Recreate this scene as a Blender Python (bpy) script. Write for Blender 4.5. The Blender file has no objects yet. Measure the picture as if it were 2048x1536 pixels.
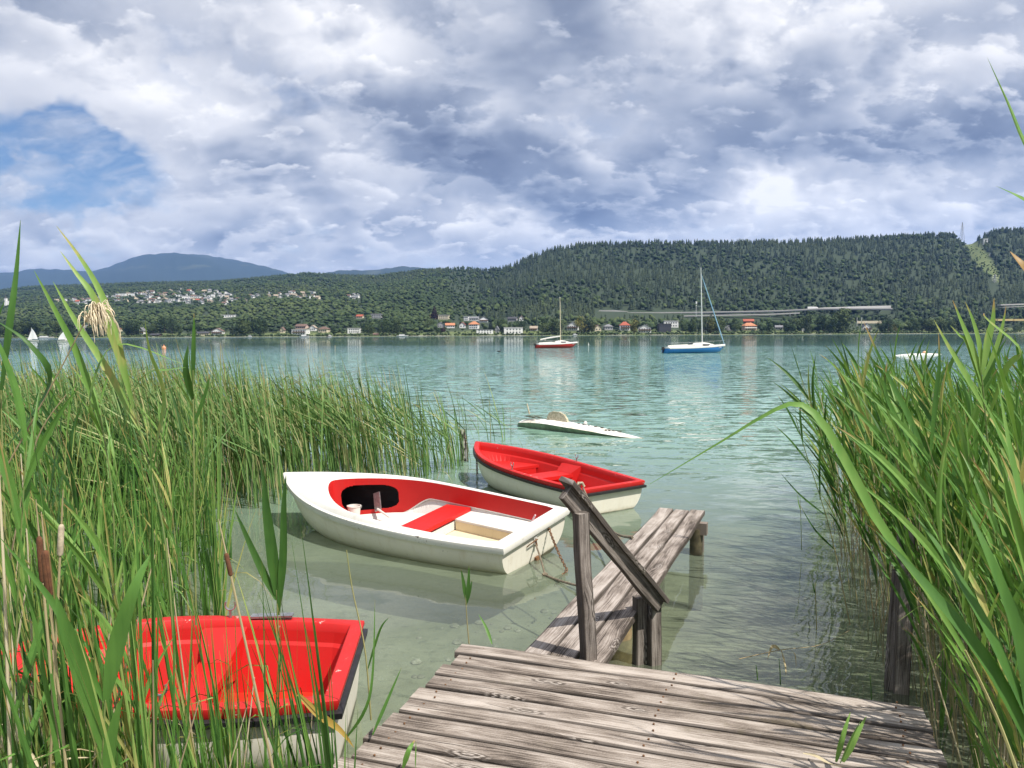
import bpy, math, random
import numpy as np
from mathutils import Vector, Matrix, Euler

S = bpy.context.scene
COL = S.collection
R = math.radians
PI = math.pi
rng = random.Random(7)

# ------------------------------------------------------------------ camera
CAM_H = 2.25
F_PX = 1539.0                       # focal length in photo pixels (2048 wide)
PITCH, ROLL = 3.72, 0.27
cam_d = bpy.data.cameras.new('camera')
cam = bpy.data.objects.new('camera', cam_d)
COL.objects.link(cam)
cam_d.sensor_width = 36.0
cam_d.lens = F_PX / 2048 * 36.0
cam_d.clip_start = 0.05
cam_d.clip_end = 60000
cam.location = (0, 0, CAM_H)
cam.rotation_mode = 'QUATERNION'
cam.rotation_quaternion = (Euler((R(90 - PITCH), 0, 0)).to_quaternion()
                           @ Euler((0, 0, R(-ROLL))).to_quaternion())
S.camera = cam
CM = cam.rotation_quaternion.to_matrix()


def ray(px, py):
    d = CM @ Vector(((px - 1024) / F_PX, -(py - 768) / F_PX, -1.0))
    return d


def at_z(px, py, z):
    """world point where the sight line through photo pixel (px, py) meets height z"""
    d = ray(px, py)
    t = (z - CAM_H) / d.z
    return Vector((0, 0, CAM_H)) + d * t


def at_y(px, py, y):
    d = ray(px, py)
    t = y / d.y
    return Vector((0, 0, CAM_H)) + d * t


# ------------------------------------------------------------------ objects
def tag(o, label=None, cat=None, group=None, kind=None):
    if label: o['label'] = label
    if cat: o['category'] = cat
    if group: o['group'] = group
    if kind: o['kind'] = kind
    return o


def empty(name, loc=(0, 0, 0), rz=0.0, label=None, cat=None, group=None):
    o = bpy.data.objects.new(name, None)
    o.empty_display_size = 0.2
    COL.objects.link(o)
    o.location = loc
    o.rotation_euler = (0, 0, rz)
    return tag(o, label, cat, group)


def copy_tree(o, parent=None):
    c = o.copy()
    COL.objects.link(c)
    if parent is not None:
        c.parent = parent
    for ch in list(o.children):
        copy_tree(ch, c)
    return c


class MB:
    """collects geometry, then links it as ONE mesh object"""
    def __init__(self):
        self.v, self.f, self.m, self.al = [], [], [], {}

    def add(self, vs, fs, mi=0):
        b = len(self.v)
        self.v.extend([tuple(p) for p in vs])
        for f in fs:
            self.f.append(tuple(b + i for i in f))
            self.m.append(mi)
        return self

    def box(self, c, s, rot=None, mi=0, taper=None):
        hx, hy, hz = s[0] / 2, s[1] / 2, s[2] / 2
        vs = []
        for z in (-hz, hz):
            k = taper if (taper and z > 0) else 1
            vs += [Vector((-hx * k, -hy * k, z)), Vector((hx * k, -hy * k, z)), Vector((hx * k, hy * k, z)), Vector((-hx * k, hy * k, z))]
        if rot is not None:
            vs = [rot @ p for p in vs]
        c = Vector(c)
        return self.add([c + p for p in vs], [(3, 2, 1, 0), (4, 5, 6, 7), (0, 1, 5, 4), (1, 2, 6, 5), (2, 3, 7, 6), (3, 0, 4, 7)], mi)

    def beam(self, a, b, w, h, up=(0, 0, 1), mi=0, segs=1, jit=0.0):
        """rectangular bar from a to b; w sideways, h along up; optional slight irregularity"""
        a, b, up = Vector(a), Vector(b), Vector(up)
        d = (b - a).normalized()
        s = d.cross(up).normalized()
        u = s.cross(d).normalized()
        vs, fs = [], []
        for i in range(segs + 1):
            p = a.lerp(b, i / segs)
            j = [1 + rng.uniform(-jit, jit) for _ in range(4)]
            o = s * rng.uniform(-jit, jit) * w * .3
            vs += [p + o - s * w / 2 * j[0] - u * h / 2 * j[1], p + o + s * w / 2 * j[0] - u * h / 2 * j[2],
                   p + o + s * w / 2 * j[3] + u * h / 2 * j[2], p + o - s * w / 2 * j[3] + u * h / 2 * j[1]]
        for i in range(segs):
            k = i * 4
            for q in range(4):
                fs.append((k + q, k + (q + 1) % 4, k + 4 + (q + 1) % 4, k + 4 + q))
        fs.append((3, 2, 1, 0))
        k = segs * 4
        fs.append((k, k + 1, k + 2, k + 3))
        return self.add(vs, fs, mi)

    def tube(self, pts, rad, n=8, mi=0, cap=True):
        pts = [Vector(p) for p in pts]
        if not hasattr(rad, '__len__'):
            rad = [rad] * len(pts)
        vs, fs = [], []
        prev = None
        for i, p in enumerate(pts):
            d = (pts[min(i + 1, len(pts) - 1)] - pts[max(i - 1, 0)]).normalized()
            if prev is None:
                ref = Vector((0, 0, 1)) if abs(d.z) < .9 else Vector((1, 0, 0))
                s = d.cross(ref).normalized()
            else:
                s = (prev - d * prev.dot(d))
                s = s.normalized() if s.length > 1e-6 else d.orthogonal().normalized()
            prev = s
            u = d.cross(s)
            for k in range(n):
                a = 2 * PI * k / n
                vs.append(p + (s * math.cos(a) + u * math.sin(a)) * rad[i])
        for i in range(len(pts) - 1):
            for k in range(n):
                fs.append((i * n + k, i * n + (k + 1) % n, (i + 1) * n + (k + 1) % n, (i + 1) * n + k))
        if cap:
            fs.append(tuple(reversed(range(n))))
            fs.append(tuple(range((len(pts) - 1) * n, len(pts) * n)))
        return self.add(vs, fs, mi)

    def lathe(self, prof, c=(0, 0, 0), n=16, mi=0):
        c = Vector(c)
        vs, fs = [], []
        for r, z in prof:
            for k in range(n):
                a = 2 * PI * k / n
                vs.append(c + Vector((r * math.cos(a), r * math.sin(a), z)))
        for i in range(len(prof) - 1):
            for k in range(n):
                fs.append((i * n + k, i * n + (k + 1) % n, (i + 1) * n + (k + 1) % n, (i + 1) * n + k))
        fs.append(tuple(reversed(range(n))))
        fs.append(tuple(range((len(prof) - 1) * n, len(prof) * n)))
        return self.add(vs, fs, mi)

    def grid(self, rows, mi=0, flip=False, skip=None, close=False):
        """rows: list of equal-length lists of points"""
        n = len(rows[0])
        vs = [p for r in rows for p in r]
        fs = []
        for i in range(len(rows) - 1):
            for j in range(n if close else n - 1):
                if skip and skip(i, j):
                    continue
                j2 = (j + 1) % n
                f = (i * n + j, i * n + j2, (i + 1) * n + j2, (i + 1) * n + j)
                fs.append(f[::-1] if flip else f)
        return self.add(vs, fs, mi)

    def build(self, name, mats, parent=None, smooth=False, loc=None, weld=False):
        me = bpy.data.meshes.new(name)
        me.from_pydata(self.v, [], self.f)
        if not isinstance(mats, (list, tuple)):
            mats = [mats]
        for m in mats:
            me.materials.append(m)
        if len(mats) > 1:
            me.polygons.foreach_set('material_index', self.m)
        if smooth:
            me.polygons.foreach_set('use_smooth', [True] * len(me.polygons))
            if not self.al: me.update(); me.set_sharp_from_angle(angle=R(40))
        if weld:
            import bmesh
            bm = bmesh.new(); bm.from_mesh(me)
            bmesh.ops.remove_doubles(bm, verts=bm.verts, dist=1e-4)
            bmesh.ops.recalc_face_normals(bm, faces=bm.faces)
            bm.to_mesh(me); bm.free()
        if self.al:
            at = me.attributes.new('along', 'FLOAT', 'POINT')
            at.data.foreach_set('value', np.array([self.al.get(i, 0.0) for i in range(len(self.v))], np.float32))
        me.update()
        o = bpy.data.objects.new(name, me)
        COL.objects.link(o)
        if parent is not None:
            o.parent = parent
        if loc is not None:
            o.location = loc
        return o


def np_mesh(name, v, f, mats, parent=None, smooth=False, mat_idx=None, tint=None, along=None):
    """fast mesh from numpy arrays; all faces the same size"""
    v = np.asarray(v, np.float32); f = np.asarray(f, np.int32)
    me = bpy.data.meshes.new(name)
    me.vertices.add(len(v)); me.vertices.foreach_set('co', v.ravel())
    k = f.shape[1]
    me.loops.add(f.size); me.loops.foreach_set('vertex_index', f.ravel())
    me.polygons.add(len(f)); me.polygons.foreach_set('loop_start', np.arange(0, f.size, k, dtype=np.int32))
    try:
        me.polygons.foreach_set('loop_total', np.full(len(f), k, np.int32))
    except Exception:
        pass
    for m in (mats if isinstance(mats, (list, tuple)) else [mats]):
        me.materials.append(m)
    if mat_idx is not None:
        me.polygons.foreach_set('material_index', np.asarray(mat_idx, np.int32))
    if smooth:
        me.polygons.foreach_set('use_smooth', np.ones(len(f), bool))
    if tint is not None:
        a = me.attributes.new('tint', 'FLOAT', 'POINT')
        a.data.foreach_set('value', np.asarray(tint, np.float32))
    if along is not None:
        a = me.attributes.new('along', 'FLOAT', 'POINT')
        a.data.foreach_set('value', np.asarray(along, np.float32))
    me.update(calc_edges=True)
    o = bpy.data.objects.new(name, me)
    COL.objects.link(o)
    if parent is not None:
        o.parent = parent
    return o


# ------------------------------------------------------------------ node helper
class NT:
    def __init__(self, tree):
        self.t = tree
        self.n = tree.nodes
        self.l = tree.links

    def new(self, kind, **kw):
        n = self.n.new(kind)
        for k, v in kw.items():
            setattr(n, k, v)
        return n

    def put(self, sock, val):
        if hasattr(val, 'is_output') or isinstance(val, bpy.types.NodeSocket):
            self.l.new(val, sock)
        else:
            if sock.type in ('RGBA',) and len(val) == 3:
                val = (*val, 1)
            sock.default_value = val

    def math(self, op, a, b=None, c=None, clamp=False):
        n = self.new('ShaderNodeMath', operation=op, use_clamp=clamp)
        self.put(n.inputs[0], a)
        if b is not None: self.put(n.inputs[1], b)
        if c is not None: self.put(n.inputs[2], c)
        return n.outputs[0]

    def add(self, a, b): return self.math('ADD', a, b)
    def sub(self, a, b): return self.math('SUBTRACT', a, b)
    def mul(self, a, b): return self.math('MULTIPLY', a, b)

    def vmath(self, op, a, b=None, scale=None):
        n = self.new('ShaderNodeVectorMath', operation=op)
        self.put(n.inputs[0], a)
        if b is not None: self.put(n.inputs[1], b)
        if scale is not None: self.put(n.inputs['Scale'], scale)
        return n.outputs['Value' if op in ('LENGTH', 'DISTANCE', 'DOT_PRODUCT') else 'Vector']

    def xyz(self, x, y, z):
        n = self.new('ShaderNodeCombineXYZ')
        for i, q in enumerate((x, y, z)): self.put(n.inputs[i], q)
        return n.outputs[0]

    def sep(self, v):
        n = self.new('ShaderNodeSeparateXYZ'); self.put(n.inputs[0], v)
        return n.outputs

    def noise(self, vec, scale, detail=4, rough=.55, dist=0.0, dim='3D', col=False, lac=2.0):
        n = self.new('ShaderNodeTexNoise', noise_dimensions=dim)
        self.put(n.inputs['Vector'], vec)
        self.put(n.inputs['Scale'], scale)
        self.put(n.inputs['Detail'], detail)
        self.put(n.inputs['Roughness'], rough)
        self.put(n.inputs['Distortion'], dist)
        self.put(n.inputs['Lacunarity'], lac)
        return n.outputs['Color' if col else 'Fac']

    def ss(self, x, lo, hi, a=0.0, b=1.0):
        n = self.new('ShaderNodeMapRange', interpolation_type='SMOOTHSTEP')
        for k, q in (('Value', x), ('From Min', lo), ('From Max', hi), ('To Min', a), ('To Max', b)):
            self.put(n.inputs[k], q)
        return n.outputs[0]

    def lin(self, x, lo, hi, a=0.0, b=1.0):
        n = self.new('ShaderNodeMapRange')
        for k, q in (('Value', x), ('From Min', lo), ('From Max', hi), ('To Min', a), ('To Max', b)):
            self.put(n.inputs[k], q)
        return n.outputs[0]

    def mix(self, fac, a, b, blend='MIX'):
        n = self.new('ShaderNodeMix', data_type='RGBA', blend_type=blend)
        self.put(n.inputs[0], fac); self.put(n.inputs[6], a); self.put(n.inputs[7], b)
        return n.outputs[2]

    def ramp(self, fac, stops, interp='LINEAR'):
        n = self.new('ShaderNodeValToRGB')
        self.put(n.inputs[0], fac)
        cr = n.color_ramp
        cr.interpolation = interp
        while len(cr.elements) < len(stops): cr.elements.new(.5)
        for e, (p, c) in zip(cr.elements, stops):
            e.position = p
            e.color = (*c, 1) if len(c) == 3 else c
        return n.outputs[0]

    def coord(self, name='Object'):
        return self.new('ShaderNodeTexCoord').outputs[name]

    def attr(self, name, out='Fac'):
        n = self.new('ShaderNodeAttribute', attribute_name=name)
        return n.outputs[out]

    def bump(self, h, strength=.3, dist=.01, normal=None):
        n = self.new('ShaderNodeBump')
        self.put(n.inputs['Height'], h); self.put(n.inputs['Strength'], strength); self.put(n.inputs['Distance'], dist)
        if normal is not None: self.put(n.inputs['Normal'], normal)
        return n.outputs[0]


def mat_new(name):
    m = bpy.data.materials.new(name)
    m.use_nodes = True
    nt = NT(m.node_tree)
    nt.n.clear()
    nt.out = nt.new('ShaderNodeOutputMaterial')
    return m, nt


def principled(nt, base, rough=.5, normal=None, **kw):
    p = nt.new('ShaderNodeBsdfPrincipled')
    nt.put(p.inputs['Base Color'], base)
    nt.put(p.inputs['Roughness'], rough)
    if normal is not None: nt.put(p.inputs['Normal'], normal)
    for k, v in kw.items(): nt.put(p.inputs[k], v)
    return p.outputs[0]


def finish(nt, surf):
    nt.l.new(surf, nt.out.inputs['Surface'])


def simple(name, col, rough=.5, var=.12, scale=6.0, metallic=0.0, spec=.5):
    """plain painted/solid surface with a little uneven wear"""
    m, nt = mat_new(name)
    n = nt.noise(nt.coord('Object'), scale, 5, .6)
    c = nt.mix(nt.ss(n, .3, .75), tuple(x * (1 - var) for x in col), tuple(min(1, x * (1 + var * .6)) for x in col))
    finish(nt, principled(nt, c, rough, Metallic=metallic, **{'Specular IOR Level': spec}))
    return m


# ------------------------------------------------------------------ light
SUN_EL, SUN_AZ = R(57), math.atan2(.80, -.60)      # azimuth clockwise from +Y (towards the hills)
sun_dir = Vector((math.sin(SUN_AZ) * math.cos(SUN_EL), math.cos(SUN_AZ) * math.cos(SUN_EL), math.sin(SUN_EL)))
sl = bpy.data.lights.new('sun', 'SUN')
sl.energy = 5.0
sl.angle = R(0.55)
sl.color = (1.0, .95, .87)
so = bpy.data.objects.new('sun', sl)
COL.objects.link(so)
so.rotation_euler = (-sun_dir).to_track_quat('-Z', 'Y').to_euler()

S.view_settings.view_transform = 'Standard'
S.view_settings.look = 'None'
S.view_settings.gamma = 1
S.view_settings.exposure = 0.34
S.render.engine = 'CYCLES'
S.cycles.use_denoising = True
S.cycles.max_bounces = 8
S.cycles.diffuse_bounces = 3
S.cycles.glossy_bounces = 3
S.cycles.transparent_max_bounces = 24
S.cycles.transmission_bounces = 4
S.cycles.volume_bounces = 0
S.cycles.caustics_reflective = False
S.cycles.caustics_refractive = False
# ------------------------------------------------------------------ sky: Nishita blue with a deck of cloud
W = bpy.data.worlds.new('World')
S.world = W
W.use_nodes = True
nt = NT(W.node_tree)
nt.n.clear()
wo = nt.new('ShaderNodeOutputWorld')
sky = nt.new('ShaderNodeTexSky', sky_type='NISHITA')
sky.sun_disc = False
sky.sun_elevation = SUN_EL
sky.sun_rotation = SUN_AZ
sky.altitude = 450
sky.air_density = 1.0
sky.dust_density = 0.6
sky.ozone_density = 1.6
dirv = nt.coord('Generated')
dx, dy, dz = nt.sep(dirv)
zc = nt.math('MAXIMUM', dz, 0.0)
k = nt.math('DIVIDE', 1.0, nt.add(zc, 0.46))
# the cloud layer curves away overhead: directions near the horizon reach far along it
P = nt.xyz(nt.mul(dx, k), nt.mul(dy, k), 0.0)
wv = nt.noise(P, 4.0, 2, .5, col=True, dim='2D')
Pw = nt.vmath('ADD', P, nt.vmath('SCALE', nt.vmath('SUBTRACT', wv, (.5, .5, .5)), scale=.05))
n1 = nt.noise(Pw, 3.6, 5, .52, 0, dim='2D')


def bank(vec, scale, thr, soft, thick, seed, det=7):
    """one bank of cloud: how much of it covers, and how bright it is (thin sunlit rim, grey belly)"""
    q = nt.vmath('ADD', vec, (seed * 3.1, seed * 1.7, seed * .9))
    a = nt.noise(q, scale, det, .56, 0, dim='2D')
    b = nt.noise(nt.vmath('ADD', q, (.006, -.16 / scale, 0)), scale, 3, .5, 0, dim='2D')
    alpha = nt.ss(a, thr, thr + soft)
    body = nt.ss(a, thr, thr + thick)
    lit = nt.math('MULTIPLY_ADD', nt.sub(a, b), 2.3, nt.math('MULTIPLY_ADD', body, -.46, .84))
    return alpha, lit


# where the heavy and the thin parts of this sky stand (compass u to the right, v up, ahead = +Y)
yq = nt.math('MAXIMUM', dy, .06)
u = nt.math('DIVIDE', dx, yq)
v = nt.math('DIVIDE', dz, yq)
uvw = nt.noise(nt.xyz(u, v, 0), 5.0, 4, .6, col=True, dim='2D')
uw, vw, _ = nt.sep(uvw)
u = nt.add(u, nt.mul(nt.sub(uw, .5), .16))
v = nt.add(v, nt.mul(nt.sub(vw, .5), .12))


UV = nt.xyz(u, v, 0)


def blob(px, py, rx, ry, rot=0.0):
    """soft patch centred on a bearing; arguments in photo pixels for convenience"""
    mp = nt.new('ShaderNodeMapping', vector_type='TEXTURE')
    nt.l.new(UV, mp.inputs['Vector'])
    mp.inputs['Location'].default_value = ((px - 1024) / F_PX, (668 - py) / F_PX, 0)
    mp.inputs['Rotation'].default_value = (0, 0, R(rot))
    mp.inputs['Scale'].default_value = (rx / F_PX, ry / F_PX, 1)
    return nt.math('POWER', .3679, nt.vmath('DOT_PRODUCT', mp.outputs[0], mp.outputs[0]))


def total(items):
    s = 0.0
    for w, b in items:
        s = nt.math('MULTIPLY_ADD', b, w, s)
    return s


dark = total([(.50, blob(960, 310, 330, 75, -22)), (.42, blob(1330, 250, 380, 120, -12)), (.40, blob(1180, 60, 240, 90, -30)),
              (.36, blob(1700, 330, 420, 60, 10)), (.30, blob(1960, 310, 180, 60, 25)), (.25, blob(1720, 120, 330, 60, 22)),
              (.22, blob(330, 60, 300, 60, -20)), (.22, blob(650, 210, 160, 45, -15)), (.2, blob(600, 345, 240, 35, -8)), (.3, blob(1000, 390, 140, 30, -10)),
              (.25, blob(120, 470, 90, 30, -20)), (.16, blob(1450, 430, 200, 22, 0)), (.15, blob(520, 440, 100, 20, 10)),
              (.35, blob(120, -500, 900, 160, 15)), (.3, blob(1500, -380, 900, 160, -8))])
lite = total([(.40, blob(760, 140, 180, 90, -30)), (.42, blob(1000, 235, 60, 45, 0)), (1.25, blob(1520, 400, 72, 46, -10)), (.60, blob(1640, 425, 120, 24, 0)), (-.25, blob(1480, 330, 160, 26, -8)),
              (.28, blob(500, 265, 330, 45, -22)), (.24, blob(1230, 110, 100, 60, 0)), (.26, blob(1600, 40, 180, 55, 15)),
              (.24, blob(230, 150, 130, 70, -20)), (.26, blob(860, 440, 330, 40, -5)), (.22, blob(620, 60, 160, 60, -20)), (.3, blob(1880, 455, 90, 22, 0)),
              (.25, blob(1950, 130, 160, 70, 25)), (.25, blob(150, 505, 80, 20, -10)), (.22, blob(360, 505, 160, 14, 0)), (.20, blob(1220, 450, 180, 30, 0)),
              (.2, blob(1240, 280, 70, 35, 30)), (.22, blob(1480, 180, 80, 35, 30))])
gap = total([(.50, blob(40, 285, 210, 60, -14)), (.34, blob(190, 300, 130, 36, -16)), (.20, blob(150, 395, 190, 30, 0)), (.14, blob(30, 370, 120, 60, 0)), (.07, blob(1960, 440, 160, 30, 0)), (.05, blob(40, 120, 60, 60, 0))])
f_thin = nt.noise(nt.vmath('MULTIPLY', P, (2.2, 5.5, 1)), 2.4, 5, .6, .2, dim='2D')
cover = nt.ss(nt.sub(nt.math('MULTIPLY_ADD', nt.sub(bank(Pw, 9.0, .5, .1, .2, 5)[0], .5), .07, nt.add(n1, .20)), gap), .27, .58)
cover = nt.math('MAXIMUM', cover, nt.mul(nt.ss(f_thin, .42, .75), .5))
# brightness of the cloud: sunlit crests, grey bellies
low = nt.ss(v, .02, .26, .02, -.03)
big = nt.mul(nt.sub(nt.noise(P, 1.1, 2, .5, dim='2D'), .5), .5)
Pl = nt.vmath('MULTIPLY', Pw, (.82, 1.12, 1))
L = nt.math('MULTIPLY_ADD', nt.sub(.5, n1), .9, .50)
for args in ((Pl, 2.7, .45, .10, .26, 1), (Pl, 5.2, .485, .085, .22, 2), (Pl, 10.5, .53, .10, .2, 3)):
    al, li = bank(*args)
    L = nt.math('MULTIPLY_ADD', nt.sub(li, L), nt.mul(al, .85), L)
L = nt.add(L, nt.add(low, nt.sub(nt.mul(lite, .75), nt.mul(dark, 1.05))))
L = nt.sub(L, big)
L = nt.lin(L, -.35, 1.15)
L = nt.add(L, nt.mul(nt.sub(.5, n1), .5))
ccol = nt.ramp(L, [(0.0, (.165, .195, .285)), (.26, (.275, .315, .415)), (.48, (.48, .515, .605)), (.68, (.715, .73, .785)), (.85, (.91, .91, .94)), (1.0, (1.10, 1.08, 1.06))])
bg_sky = nt.new('ShaderNodeBackground')
skyc = nt.mix(1.0, sky.outputs[0], (.86, .98, 1.14), 'MULTIPLY')
nt.put(bg_sky.inputs['Color'], skyc)
bg_sky.inputs['Strength'].default_value = 0.075
bg_cl = nt.new('ShaderNodeBackground')
nt.put(bg_cl.inputs['Color'], ccol)
bg_cl.inputs['Strength'].default_value = 0.84
mx = nt.new('ShaderNodeMixShader')
nt.l.new(cover, mx.inputs[0]); nt.l.new(bg_sky.outputs[0], mx.inputs[1]); nt.l.new(bg_cl.outputs[0], mx.inputs[2])
nt.l.new(mx.outputs[0], wo.inputs['Surface'])
W.cycles.sampling_method = 'MANUAL'
W.cycles.sample_map_resolution = 1024
# ------------------------------------------------------------------ hills across the lake
def interp(x, tab):
    xs = [t[0] for t in tab]
    return float(np.interp(x, xs, [t[1] for t in tab]))


TREELINE = [(-900, 560), (-300, 570), (0, 575), (60, 568), (200, 563), (330, 559), (440, 557), (500, 552), (560, 546), (620, 541), (700, 546),
            (760, 546), (840, 536), (900, 532), (1000, 528), (1030, 519), (1060, 505), (1100, 490), (1160, 479), (1300, 475), (1450, 476), (1550, 474),
            (1650, 470), (1750, 465), (1850, 460), (1895, 459), (1905, 464), (1915, 476), (1935, 476), (1950, 466), (1980, 453), (2048, 448), (2300, 440), (2900, 470)]
RIDGE_Y = [(-900, 3000), (0, 3200), (400, 3100), (700, 2700), (850, 2300), (1000, 2050), (1100, 1950), (1500, 1900), (2900, 1900)]
SHORE_Y = [(-900, 1050), (-100, 1040), (100, 1010), (300, 985), (500, 950), (700, 935), (900, 930), (1100, 925), (1300, 930), (1500, 950), (1700, 965), (1900, 1000), (2100, 1040), (2900, 1100)]
POW = [(-900, .95), (500, .93), (800, 1.0), (1000, 1.15), (1200, 1.28), (2900, 1.28)]


def hill_noise(x, y):
    return (math.sin(x * .0041 + y * .0023) + .6 * math.sin(x * .0097 - y * .0061 + 1.3) + .4 * math.sin(x * .021 + y * .017 + .4)) / 2


def ridge_z(px):
    p = at_y(px, interp(px, TREELINE) + (13 if px > 950 else 8), interp(px, RIDGE_Y))
    return p.z


def ground_z(px, Y):
    y0, y1 = interp(px, SHORE_Y), interp(px, RIDGE_Y)
    t = (Y - y0) / (y1 - y0)
    if t < 0:
        return .25 + t * 60 if t > -.02 else -1.0
    zr = ridge_z(px)
    bank = .5 + min(1, t / .02) * 1.6
    if t <= 1:
        x = (px - 1024) / F_PX * Y
        return bank + (zr - 2) * max(0, t - .015) ** interp(px, POW) / (.985 ** interp(px, POW)) + 9 * hill_noise(x, Y) * min(1, t * 4) * min(1, (1 - t) * 6)
    return zr - (t - 1) * zr * 1.4


def ground_pt(px, Y):
    return Vector(((px - 1024) / F_PX * Y, Y, ground_z(px, Y)))


CLEAR = [(1925, 478), (1948, 505), (1962, 530), (1978, 548), (1990, 560)]


def clearing(px, Y, z):
    """grass strip that runs down the hill below the power line"""
    py = 668 + (1024 - px) * .0047 - (z - CAM_H) / Y * F_PX
    if py > 566 or py < 440: return 0.0
    cx = float(np.interp(py, [c[1] for c in CLEAR], [c[0] for c in CLEAR]))
    w = float(np.interp(py, [470, 490, 520, 548, 560], [9, 18, 24, 20, 5]))
    return max(0.0, 1 - abs(px - cx) / w)


pxs = np.concatenate([np.arange(-900, -100, 25), np.arange(-100, 2150, 7.0), np.arange(2150, 2901, 25)])
ts = np.concatenate([[-.03, -.012, 0], np.linspace(.006, .06, 6), np.linspace(.09, 1, 42), [1.04, 1.12, 1.25, 1.5]])
rows, meadow = [], []
for px in pxs:
    y0, y1 = interp(px, SHORE_Y), interp(px, RIDGE_Y)
    r = []
    for t in ts:
        Y = y0 + t * (y1 - y0)
        p = ground_pt(px, Y)
        r.append(p)
        meadow.append(min(1, clearing(px, Y, p.z) * 2.5) if t <= 1 else 0)
    rows.append(r)
hb = MB().grid(rows, flip=True)

m_hill, nt = mat_new('hillside')
co = nt.coord('Object')
n = nt.noise(co, .02, 6, .6)
n2 = nt.noise(co, .15, 4, .6)
hz = nt.sep(co)[2]
dark_f = nt.mix(n2, (.020, .034, .016), (.036, .056, .022))
grass = nt.mix(nt.ss(n2, .3, .7), (.07, .11, .03), (.15, .17, .06))
lowland = nt.ss(nt.add(hz, nt.mul(nt.sub(n, .5), 14)), 3.0, 9.0, 1.0, 0.0)
fac = nt.math('MAXIMUM', nt.attr('meadow'), lowland)
stone = nt.mul(nt.ss(hz, .9, 1.7, 1.0, 0.0), nt.ss(nt.noise(co, .05, 3, .6), .45, .6))
hc = nt.mix(fac, dark_f, grass)
hc = nt.mix(nt.mul(stone, .7), hc, (.26, .25, .21))
finish(nt, principled(nt, hc, .9))
hills = hb.build('hills', m_hill, smooth=True)
a = hills.data.attributes.new('meadow', 'FLOAT', 'POINT')
a.data.foreach_set('value', np.array(meadow, np.float32))
tag(hills, kind='structure')

m_mtn, nt = mat_new('far_mountain')
co = nt.coord('Object')
mn = nt.noise(co, .0016, 6, .6)
finish(nt, principled(nt, nt.mix(nt.ss(mn, .56, .66), (.020, .034, .026), (.055, .068, .042)), .95))


def far_range(name, tab, Y, base_drop, px0, px1):
    rows = []
    for px in np.arange(px0, px1 + 1, 6):
        top = at_y(px, interp(px, tab) + 1.2 * math.sin(px * .21) * .5 + rng.uniform(-.5, .5), Y)
        r = []
        for k in range(9):
            f = k / 8
            yy = Y - (1 - f) * base_drop
            z = top.z * (math.sin(f * PI / 2) ** 1.15)
            z += top.z * .035 * math.sin(px * .031 + k * 1.7) * math.sin(f * PI)
            r.append(Vector((top.x * yy / Y, yy, z)))
        r.append(Vector((top.x * 1.08, Y * 1.08, top.z * .75)))
        r.append(Vector((top.x * 1.3, Y * 1.3, 0)))
        rows.append(r)
    return tag(MB().grid(rows, flip=True).build(name, m_mtn, smooth=True), kind='structure')


far_range('mountain', [(-900, 540), (-200, 552), (0, 547), (30, 549), (60, 543), (110, 543), (180, 545), (215, 537), (250, 527), (275, 518), (300, 514), (350, 510.5),
                       (385, 510.5), (410, 513), (450, 522), (500, 531), (545, 541), (600, 552), (700, 566), (2900, 600)], 10000, 3800, -900, 760)
far_range('distant_hill', [(500, 575), (640, 549), (680, 543), (740, 541), (780, 536), (808, 532), (830, 535), (900, 545), (1100, 575)], 6800, 1500, 520, 1080)

# ------------------------------------------------------------------ lake: bed, water
def bed_z(x, y):
    d = -.34 - .055 * max(0, y - 3.5) - .0016 * max(0, y - 8) ** 1.6
    d = max(d, -9)
    bank = 0.55 - .33 * (y + .2)                     # rises behind the camera
    left = max(0, min(1, (-x - .7) / 3)) * max(0, min(1, (7 - y) / 4)) * .22
    right = max(0, min(1, (x - 1.6) / 2)) * max(0, min(1, (9 - y) / 4)) * .25
    return max(d + left + right, min(bank, .35)) + .015 * math.sin(x * 2.1 + y) * math.cos(y * 1.7 - x * .6)


xs = list(np.concatenate([-np.geomspace(4000, 8, 18), np.linspace(-7.5, 8, 46), np.geomspace(8.5, 4000, 18)]))
ys = list(np.concatenate([[-300, -120, -50, -20, -9, -5, -3, -1.6], np.linspace(-1, 14, 46), np.geomspace(15, 1500, 26)]))
lake_bed = MB().grid([[Vector((x, y, bed_z(x, y))) for x in xs] for y in ys], flip=False)
m_bed, nt = mat_new('lakebed_sand')
co = nt.coord('Object')
n1_ = nt.noise(co, 1.3, 5, .6)
n2_ = nt.noise(co, 9.0, 4, .65)
vor = nt.new('ShaderNodeTexVoronoi'); nt.put(vor.inputs['Vector'], co); vor.inputs['Scale'].default_value = 34
peb = nt.ss(vor.outputs['Distance'], .12, .3, 1, 0)
pebm = nt.mul(nt.mul(peb, nt.ss(n1_, .42, .60)), nt.ss(nt.sep(vor.outputs['Color'])[0], .45, .5))
c = nt.mix(nt.ss(n1_, .3, .7), (.18, .19, .12), (.345, .35, .245))
c = nt.mix(nt.mul(nt.ss(n2_, .5, .72), .6), c, (.09, .10, .06))
c = nt.mix(pebm, c, nt.mix(nt.sep(vor.outputs['Color'])[1], (.12, .13, .09), (.55, .56, .48)))
finish(nt, principled(nt, c, .9, nt.bump(nt.add(n2_, peb), .4, .02)))
st = MB()
_r = random.Random(4)
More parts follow.
